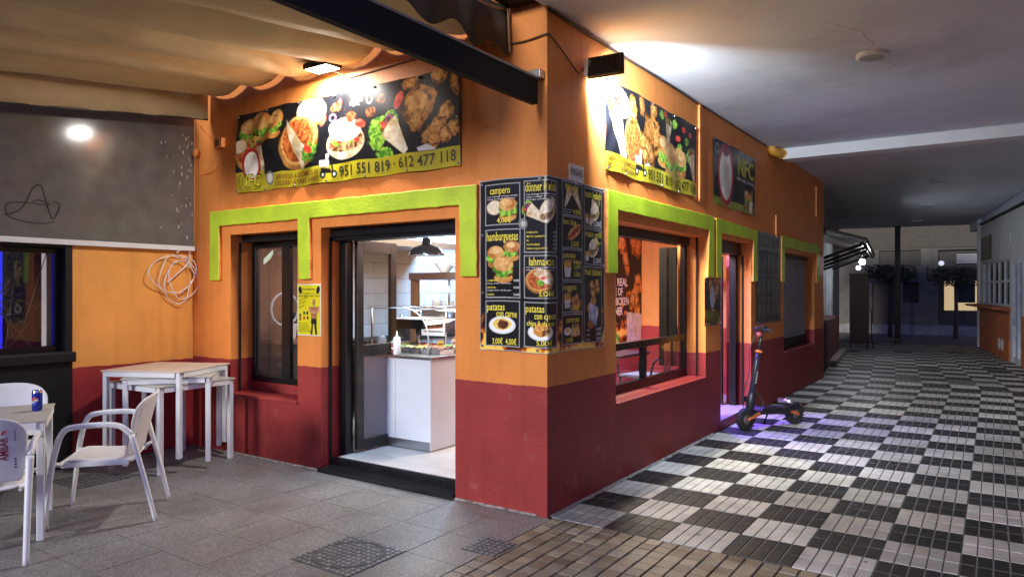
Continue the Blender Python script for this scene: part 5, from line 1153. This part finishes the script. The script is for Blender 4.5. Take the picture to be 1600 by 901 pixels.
for x0, x1, s0 in ((.0, .20, 1), (LW, LW-.16, 1)):
    for s in (-1, 1): MB().prism([(-.02,-.012),(abs(x1-x0),-.004),(abs(x1-x0),.028),(0,.018)], lambda u, v: (x0+(u if x1 > x0 else -u), s*.045, .115+v*1.2+.25*abs(u)), lambda u, v: (x0+(u if x1 > x0 else -u), s*.06, .115+v*1.2+.25*abs(u)), sco).build('swing_arm', t, .003)
MB().prism([(.16,.16),(.58,.14),(.62,.17),(.58,.215),(.20,.235),(.15,.20)], lambda u, z: (u, -.075, z), lambda u, z: (u, .075, z), scb).build('deck', t, .008)
box('deck_mat', (.21, -.07, .234), (.56, .07, .240), M('deck grip', (.02,.025,.05), .7), t).rotation_euler = (0, R(3), 0)
MB().prism([(.58,.20),(.74,.25),(.78,.24),(.62,.17)], lambda u, z: (u, -.05, z), lambda u, z: (u, .05, z), scb).build('rear_fender', t, .004)
MB().tube([(.60, -.09, .27), (.60, .09, .27)], .025, M('spring steel', (.55,.55,.55), .3, metal=.9), 12).build('rear_shock', t)
MB().tube([(LW+.08,0,.20),(LW+.095,0,.20)], .02, M('rear lamp red', (.3,.02,.02), .3), 10).build('rear_light', t)
MB().tube([(.04, .0, .16), (.085, 0, .34), (.11, 0, .42)], [.045, .05, .04], scb, 12).build('fork', t)
MB().tube([(.075, 0, .34), (.155, 0, .68), (.19, 0, .83)], [.034, .030, .028], M('stem dark blue', (.02,.022,.03), .35), 14).build('stem', t)
MB().tube([(.19, 0, .83), (.245, 0, 1.06)], .019, scb, 12).build('stem_post', t); MB().tube([(.187, 0, .82), (.195, 0, .853)], .034, sco, 12).build('clamp', t); MB().tube([(.19, -.05, .835), (.19, .05, .835)], .008, sco, 8).build('clamp_lever', t)
ha = Vector((math.sin(R(28)), math.cos(R(28)), 0)); top = Vector((.25, 0, 1.075))
hb = MB(); hb.tube([top-ha*.24, top-ha*.1, top, top+ha*.1, top+ha*.24], .013, scb, 10); hb.build('handlebar', t)
for s in (-1, 1): MB().tube([top+ha*s*.14, top+ha*s*.25], .019, rubber, 10).build('grip', t); tube('brake_lever', [top+ha*s*.12+Vector((-.02,0,-.01)), top+ha*s*.20+Vector((-.045,0,-.015))], .006, blackm, t)
box('display', (.215, -.045, 1.075), (.285, .045, 1.115), scb, t, .008); MB().lathe([(0,-.03),(.028,-.02),(.03,0),(.02,.03)], (.20, 0, 1.02), M('headlamp', (.4,.08,.07), .2), 14, 'x').build('headlight', t)
tube('cable', smooth_path([(.20,.03,1.05), (.12,.06,.85), (.10,.05,.6), (.03,.06,.38), (.03,.05,.18)]), .005, cable_b, t); tube('cable', smooth_path([(.09,-.05,.42), (.16,-.09,.30), (.10,-.08,.20), (.03,-.05,.16)]), .006, cable_b, t)
tube('kickstand', [(.42, .075, .15), (.46, .18, .005)], .009, blackm, t); box('stand_foot', (.44, .165, 0), (.485, .20, .008), blackm, t); tube('stand_pivot', [(.40, .06, .15), (.44, .085, .15)], .014, blackm, t)
box('charge_box', (.03, .05, .29), (.07, .10, .35), scb, t, .004)
fsx = lambda u, v, w_: (.118+.235*(u)+.0*v, -.0325-w_+0*u, .515+u*.97) if 0 else (.111+.226*u-.97*(v-.011), -.0315-w_+0*u, .50+u*.97)
l2 = Lettering(); l2.word('kukirin', 0, 0, .022, .13, .02)
l2.build(fsx, inkw, t, .001, 'stem_lettering')
# ================================================================ far side of the passage
# ---- bar on the left beyond the orange wall: white wall, window, tiled canopy on brackets, timber fence
bl = thing('passage_bar', 'white walled bar beyond the orange wall, with a tiled lean-to roof', 'building', (-.12, 9.225, 0), R(6.0))
wp = M('grubby white render', (.42, .43, .45), .7, var=.15, vs_=3, bump=.2, bs=20, col2=(.30, .31, .33), thr=(.5, .7))
wall((.0, 9.8), (0, 3.375), [(2.2, 4.4, .95, 2.05), (6.2, 7.2, 0, 2.05)], lambda u, d, z: (-.22-d, u, z), .25, wp, 'wall', bl)
box('end_wall', (-.6, -.001, 0), (-.05, .05, 3.375), wp, bl)
f_ = lambda u, d, z: (-.22-d, u, z)
framed('window', 2.2, 4.4, .95, 2.05, .02, f_, .06, .08, mull=(2.93, 3.66), parent=bl, mat=M('red brown frame', (.16, .04, .02), .4), gl=glass('amber pane', (.85, .7, .6), 1.2, .03, .12))
box('pilaster', (-.219, 4.9, 0), (-.10, 5.4, 2.7), M('pale blue white paint', (.55, .58, .62), .6), bl, .005)
box('base_wall', (-.219, 1.6, 0), (.06, 5.0, .92), M('dark red base', (.10, .02, .02), .6, var=.3), bl, .006); box('kerb', (.061, 2.0, 0), (.20, 5.2, .12), M('stone kerb', (.25,.2,.19), .6), bl, .01)
for k in range(8):   # timber fence at the corner
    h = .93+.02*rnd.random(); box('fence_board', (-.19+.0*k, .08+.15*k, .02), (.085-.01*(k % 2), .21+.15*k, h), M('black timber', (.02,.017,.016), .6, var=.4), bl, .004)
box('fence_top', (-.21, .06, .95), (.09, 1.29, .975), M('pale timber cap', (.30,.28,.27), .6), bl)
rf = box('roof_deck', (-.219, .02, 2.60), (-.2, .03, 2.61), wood_d, bl)
slope = MB(); slope.prism([(-.215,2.66),(.78,2.36),(.78,2.33),(-.215,2.63)], lambda u, z: (u, .2, z), lambda u, z: (u, 6.6, z), wood_d); rf2 = slope.build('roof', bl)
tile_r = M('dark roof tile', (.075, .06, .055), .6, var=.4, vs_=8)
rtm = MB(); rtm.prism([(math.cos(a)*.07, math.sin(a)*.055) for a in [k*math.pi/6 for k in range(7)]], lambda u, v: (0, u, v), lambda u, v: (.36, u*.82, v*.85-.105), tile_r); rme = rtm.mesh('roof_tile')
for i in range(3):
    for j in range(40):
        o = bpy.data.objects.new('roof_tile', rme); link(o, rf2); o.location = (-.21+.32*i, .28+.158*j, 2.655-.096*i+.01*rnd.random())
for y in (.5, 1.7, 2.9, 4.1, 5.3): tube('bracket', [(-.21, y, 1.98), (.70, y, 2.32)], .028, blackm, bl)
for y in (.24, 6.55): tube('rafter', [(-.2, y, 2.61), (.78, y, 2.315)], .009, M('pale metal edge', (.3,.3,.3), .6), bl)
tube('eave_rail', [(.72, .2, 2.33), (.72, 6.6, 2.33)], .022, blackm, bl)
gm = MB(); gm.tube([(-.215, y, z) for y, z in [(p.x, p.y) for p in smooth_path([(.8,1.1,0),(1.0,1.5,0),(1.1,1.2,0),(1.25,1.6,0),(1.3,1.3,0),(1.5,1.45,0)], 4)]], .008, M('grey spray paint', (.12,.13,.16), .7), 4); gm.tube([(-.215, y, z) for y, z in [(p.x, p.y) for p in smooth_path([(.7,1.9,0),(.9,2.0,0),(.85,1.75,0),(1.1,1.9,0),(1.2,1.7,0)], 4)]], .008, MATS['grey spray paint'], 4); gm.build('graffiti', bl, fix=False)
# bulbs under the canopy
def w6(u, y, z): q_ = Matrix.Rotation(R(6), 3, 'Z') @ Vector((u, y, z)); return Vector((q_.x-.12, q_.y+9.225, z))
for k, (u, y, z, e, lab) in enumerate(((.60, 3.6, 2.12, 110, 'bright white bulb hanging under the tiled lean-to roof'), (.45, 5.6, 2.05, 25, 'smaller white bulb further under the tiled lean-to roof'))):
    p = w6(u, y, z); t = thing('hanging_bulb', lab, 'lamp', p)
    MB().lathe([(0,-.06),(.05,-.045),(.062,0),(.045,.045),(.02,.06)], (0,0,0), emis('bulb glow %d' % k, (.92,.96,1.), (26, .8)[k]), 16).build('bulb', t); MB().lathe([(.024,.058),(.024,.10),(.01,.11)], (0,0,0), blackm, 10).build('cap', t)
    tube('cord', [(0,0,.11),(0,0,.20)], .005, cable_b, t); 
    light('bulb_light', 'POINT', p, p+Vector((0,0,-1)), e, (.9, .95, 1.), parent=t).data.shadow_soft_size = .065
# folding board standing beyond the bar
p = Vector((-.42, 16.6, 0)); t = thing('folding_board', 'tall dark panel on thin metal feet past the lean-to', 'board', p, R(6))
box('panel', (-.30, -.02, .12), (.16, .02, 1.95), M('dark maroon panel', (.03, .012, .012), .6), t, .004)
for x in (-.27, .13): tube('foot', [(x, -.12, 0), (x, 0, .14), (x, .12, 0)], .012, blackm, t)
tube('stay', smooth_path([(.16,-.03,1.1),(.22,-.1,.9),(.22,-.14,.4),(.26,-.2,0)]), .012, blackm, t)
# ---- kiosk on the right: white wall, orange base, counter shelf, small-paned window, glazed door
rz = R(7.9); kk = thing('kiosk', 'white kiosk with orange base, counter shelf and small-paned window on the right', 'building', (2.895, 13.208, 0), rz)
kw_ = M('white kiosk paint', (.62, .64, .67), .5, var=.08, vs_=2, bump=.15, bs=15); ko = M('orange kiosk base', (.55, .14, .035), .55, var=.25, vs_=6, col2=(.40,.11,.04), thr=(.5,.68))
fk = lambda u, d, z: (d, u, z)
wall((-13, 5.5), (0, 3.6), [(1.3, 5.05, 1.16, 2.21), (-.05, 1.0, .0, 2.15)], fk, .25, kw_, 'wall', kk)
box('base_panel', (-.03, 1.19, .0), (-.001, 5.40, 1.06), ko, kk, .004); box('base_panel', (-.03, -12.9, .0), (-.001, -.12, 1.0), ko, kk, .004)
MB().prism([(-.0015,1.06),(-.30,1.10),(-.32,1.15),(-.0015,1.155)], lambda u, z: (u, 1.15, z), lambda u, z: (u, 5.75, z), ko).build('counter_shelf', kk, .004)
kf = M('white window frame', (.66,.68,.70), .4)
cols = [1.3+3.75*k/5 for k in range(6)]
mw = MB()
for z in (1.162, 1.69, 2.168): mw.box((.02, 1.302, z), (.08, 5.048, z+.04), kf)
for k, u in enumerate(cols): mw.box((.022, u-.025 if k else u+.002, 1.2025), (.078, u+.025 if k < 5 else u-.002, 2.1675), kf)
kwin = mw.build('window', kk, .003)
post = [M('poster yellow green', (.30,.33,.08), .5, var=.5, vs_=12), M('poster pale', (.4,.42,.34), .5, var=.5, vs_=9)]
for i in range(5):
    for j in range(2):
        box('pane', (.049, cols[i]+.026, 1.21+.49*j), (.053, cols[i+1]-.026, 1.685+.48*j), dark_pane, kwin)
        if j and i in (1, 2, 3): box('sheet', (.06, cols[i]+.08, 1.76), (.063, cols[i+1]-.05, 2.13), post[i % 2], kwin)
box('inner_back', (1.2, -.1, 0), (1.25, 5.4, 2.6), M('kiosk dark inside', (.05,.05,.055), .8), kk)
dk = MB()
for a0, a1, b0, b1 in ((-.048,.03,.0,2.148),(.92,.998,.0,2.148),(.031,.919,2.06,2.148),(.031,.919,.0,.12),(.44,.52,.121,2.059)): dk.box((.01, a0, b0), (.07, a1, b1), kf)
dk = dk.build('door', kk, .003)
for a0, a1 in ((.032, .438), (.522, .918)): box('pane', (.038, a0, .122), (.042, a1, 2.058), pane_g, dk)
tube('handle', [(-.0, .54, .8), (-.04, .54, .8), (-.04, .54, 1.1), (-.0, .54, 1.1)], .012, steel, dk)
sgn = box('name_board', (-.03, 3.62, 2.28), (-.001, 5.1, 2.86), M('dark sign board', (.05,.05,.035), .4, var=.5, vs_=4), kk, .003); 
box('end_post', (-.06, 5.45, 0), (.26, 5.6, 3.2), kf, kk, .004); box('cornice', (-.10, 5.2, 3.15), (.3, 6.7, 3.375), kw_, kk, .01)
tube('wall_cable', [(-.02, -3, 3.18), (-.02, 1, 3.2), (-.025, 3.4, 3.22), (-.02, 5.4, 3.24)], .035, blackm, kk)
box('intercom', (-.03, 1.02, 2.5), (-.001, 1.1, 2.72), kf, kk, .004); gm = MB()
for yy in (2.3, 1.9): gm.tube(smooth_path([(-.033, yy, .18), (-.033, yy+.15, .3), (-.033, yy+.1, .42), (-.033, yy-.08, .38), (-.033, yy-.05, .2)], 4), .022, M('pale scrawl', (.55,.5,.47), .7), 4)
gm.build('graffiti', kk, fix=False)
# ---- street at the end and the facade across it
st_m = M('street paving', (.13, .115, .09), .8, var=.25, vs_=3); tag(box('street', (-30, 18.6, -.028), (30, 24.0, -.004), st_m), kind='structure')
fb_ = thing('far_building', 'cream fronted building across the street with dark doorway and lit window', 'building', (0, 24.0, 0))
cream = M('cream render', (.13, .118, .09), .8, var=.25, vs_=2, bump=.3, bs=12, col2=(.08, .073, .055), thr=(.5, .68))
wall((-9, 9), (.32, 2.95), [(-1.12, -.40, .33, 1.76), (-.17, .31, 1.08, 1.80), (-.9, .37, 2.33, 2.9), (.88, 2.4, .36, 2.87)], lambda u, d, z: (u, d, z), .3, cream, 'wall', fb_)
box('plinth', (-9, -.06, -.01), (9, .3, .3195), M('stone plinth', (.22,.215,.20), .75, var=.25, vs_=4), fb_, .01)
def brickm():
    m = bpy.data.materials.new('small buff brick'); m.use_nodes = True; t_ = m.node_tree; b = t_.nodes['Principled BSDF']; tc = t_.nodes.new('ShaderNodeTexCoord'); mp = t_.nodes.new('ShaderNodeMapping'); mp.inputs['Rotation'].default_value = (R(90), 0, 0); br = t_.nodes.new('ShaderNodeTexBrick'); br.inputs['Scale'].default_value = 5; br.inputs['Color1'].default_value = (.10,.085,.055,1); br.inputs['Color2'].default_value = (.08,.068,.045,1); br.inputs['Mortar'].default_value = (.06,.05,.035,1); br.inputs['Mortar Size'].default_value = .03
    t_.links.new(tc.outputs['Object'], mp.inputs[0]); t_.links.new(mp.outputs[0], br.inputs[0]); t_.links.new(br.outputs[0], b.inputs['Base Color']); b.inputs['Roughness'].default_value = .8; return m
box('brick_band', (-9, -.03, 2.951), (9, .3, 9), brickm(), fb_)
dwn = M('dark doorway', (.03,.022,.016), .6)
box('door', (-1.11, .12, .331), (-.41, .16, 1.755), M('brown far door', (.05,.03,.02), .5), fb_); box('niche_back', (-.165, .18, 1.085), (.305, .2, 1.795), dwn, fb_); box('shutter', (-.895, .1, 2.335), (.365, .13, 2.895), dwn, fb_)
far_win = MB(); far_win.box((.885, .15, .365), (2.395, .2, 2.865), dwn); far_win = far_win.build('shop_window', fb_)
lit = emis('warm lit window', (1., .72, .32), .22); box('pane', (1.05, .13, .84), (1.40, .148, 1.85), lit, far_win); box('pane', (1.93, .13, .84), (2.35, .148, 1.85), lit, far_win); box('pane', (1.41, .13, .84), (1.92, .148, 1.10), lit, far_win)
box('poster_panel', (1.41, .11, 1.105), (1.92, .128, 1.72), blackm, far_win)
for k in range(5): box('louvre_slat', (1.41, .06, 2.42+.065*k), (2.05, .13, 2.455+.065*k), M('pale louvre', (.5,.49,.45), .5), far_win)
for x in (.17, .58): box('downpipe', (x-.02, -.05, 1.95), (x+.02, -.001, 2.35), blackm, fb_)
t = thing('wall_lamp', 'small round lamp on the far shop front', 'lamp', (.98, 23.9, 2.42)); MB().lathe([(0,-.09),(.07,-.06),(.09,0),(.07,.06),(0,.09)], (0,0,0), emis('far lamp', (.9,.93,1.), .25), 12).build('globe', t); box('arm', (-.02,.02,-.01), (.02,.1,.01), blackm, t)
t = thing('street_post', 'plain dark grey post at the far end of the passage', 'post', (.12, 19.45, 0)); MB().tube([(0,0,0),(0,0,3.7)], .075, M('post paint', (.07,.068,.06), .5), 12).build('shaft', t); MB().tube([(0,0,0),(0,0,.12)], .11, MATS['post paint'], 12).build('collar', t)
def tree(cx, cy, cz, rx, rz_, lab, seed):
    r_ = random.Random(seed); t = thing('street_tree', lab, 'tree', (cx, cy, 0), group='clipped street trees')
    MB().tube([(0,0,0),(.02,0,.8),(0,.02,cz-.2)], [.07,.055,.045], M('bark', (.06,.045,.03), .9), 8).build('trunk', t)
    for k in range(5): a = k*1.26; tube('limb', [(0,.02,cz-.35), (math.cos(a)*rx*.4, math.sin(a)*rx*.4, cz-.1), (math.cos(a)*rx*.75, math.sin(a)*rx*.7, cz+.05)], .02, MATS['bark'], t, 5)
    mb = MB(); lm = [M('leaf dark', (.035,.055,.018), .6), M('leaf mid', (.06,.085,.025), .6)]
    for k in range(1500):
        while True:
            p = Vector((r_.uniform(-1,1), r_.uniform(-1,1), r_.uniform(-1,1)))
            if .35 < p.length < 1+.25*math.sin(p.x*7+p.y*5+seed): break
        c_ = Vector((p.x*rx, p.y*rx, cz+p.z*rz_)); q_ = Matrix.Rotation(r_.uniform(0, 6.28), 3, 'Z') @ Matrix.Rotation(r_.uniform(-1.2, 1.2), 3, 'X'); s = r_.uniform(.035, .075)
        mb.add([c_+q_ @ Vector(v) for v in ((-s,0,0),(0,-s*.5,0),(s,0,0),(0,s*.5,0))], [(0,1,2,3)], lm[k % 2])
    mb.build('crown', t, fix=False)
tree(-.35, 22.0, 2.05, .78, .30, 'dark clipped tree behind the street post', 1); tree(1.45, 22.2, 1.95, .78, .30, 'dark clipped tree in front of the warm lit window', 2)
mortar('mortar_line', [(-3.5, -.001, 0), (-.02, -.001, 0)], forecourt); mortar('mortar_line', [(.001, .02, 0), (.001, 3.4, 0)], pfloor)
for m_ in bpy.data.meshes: m_.update()
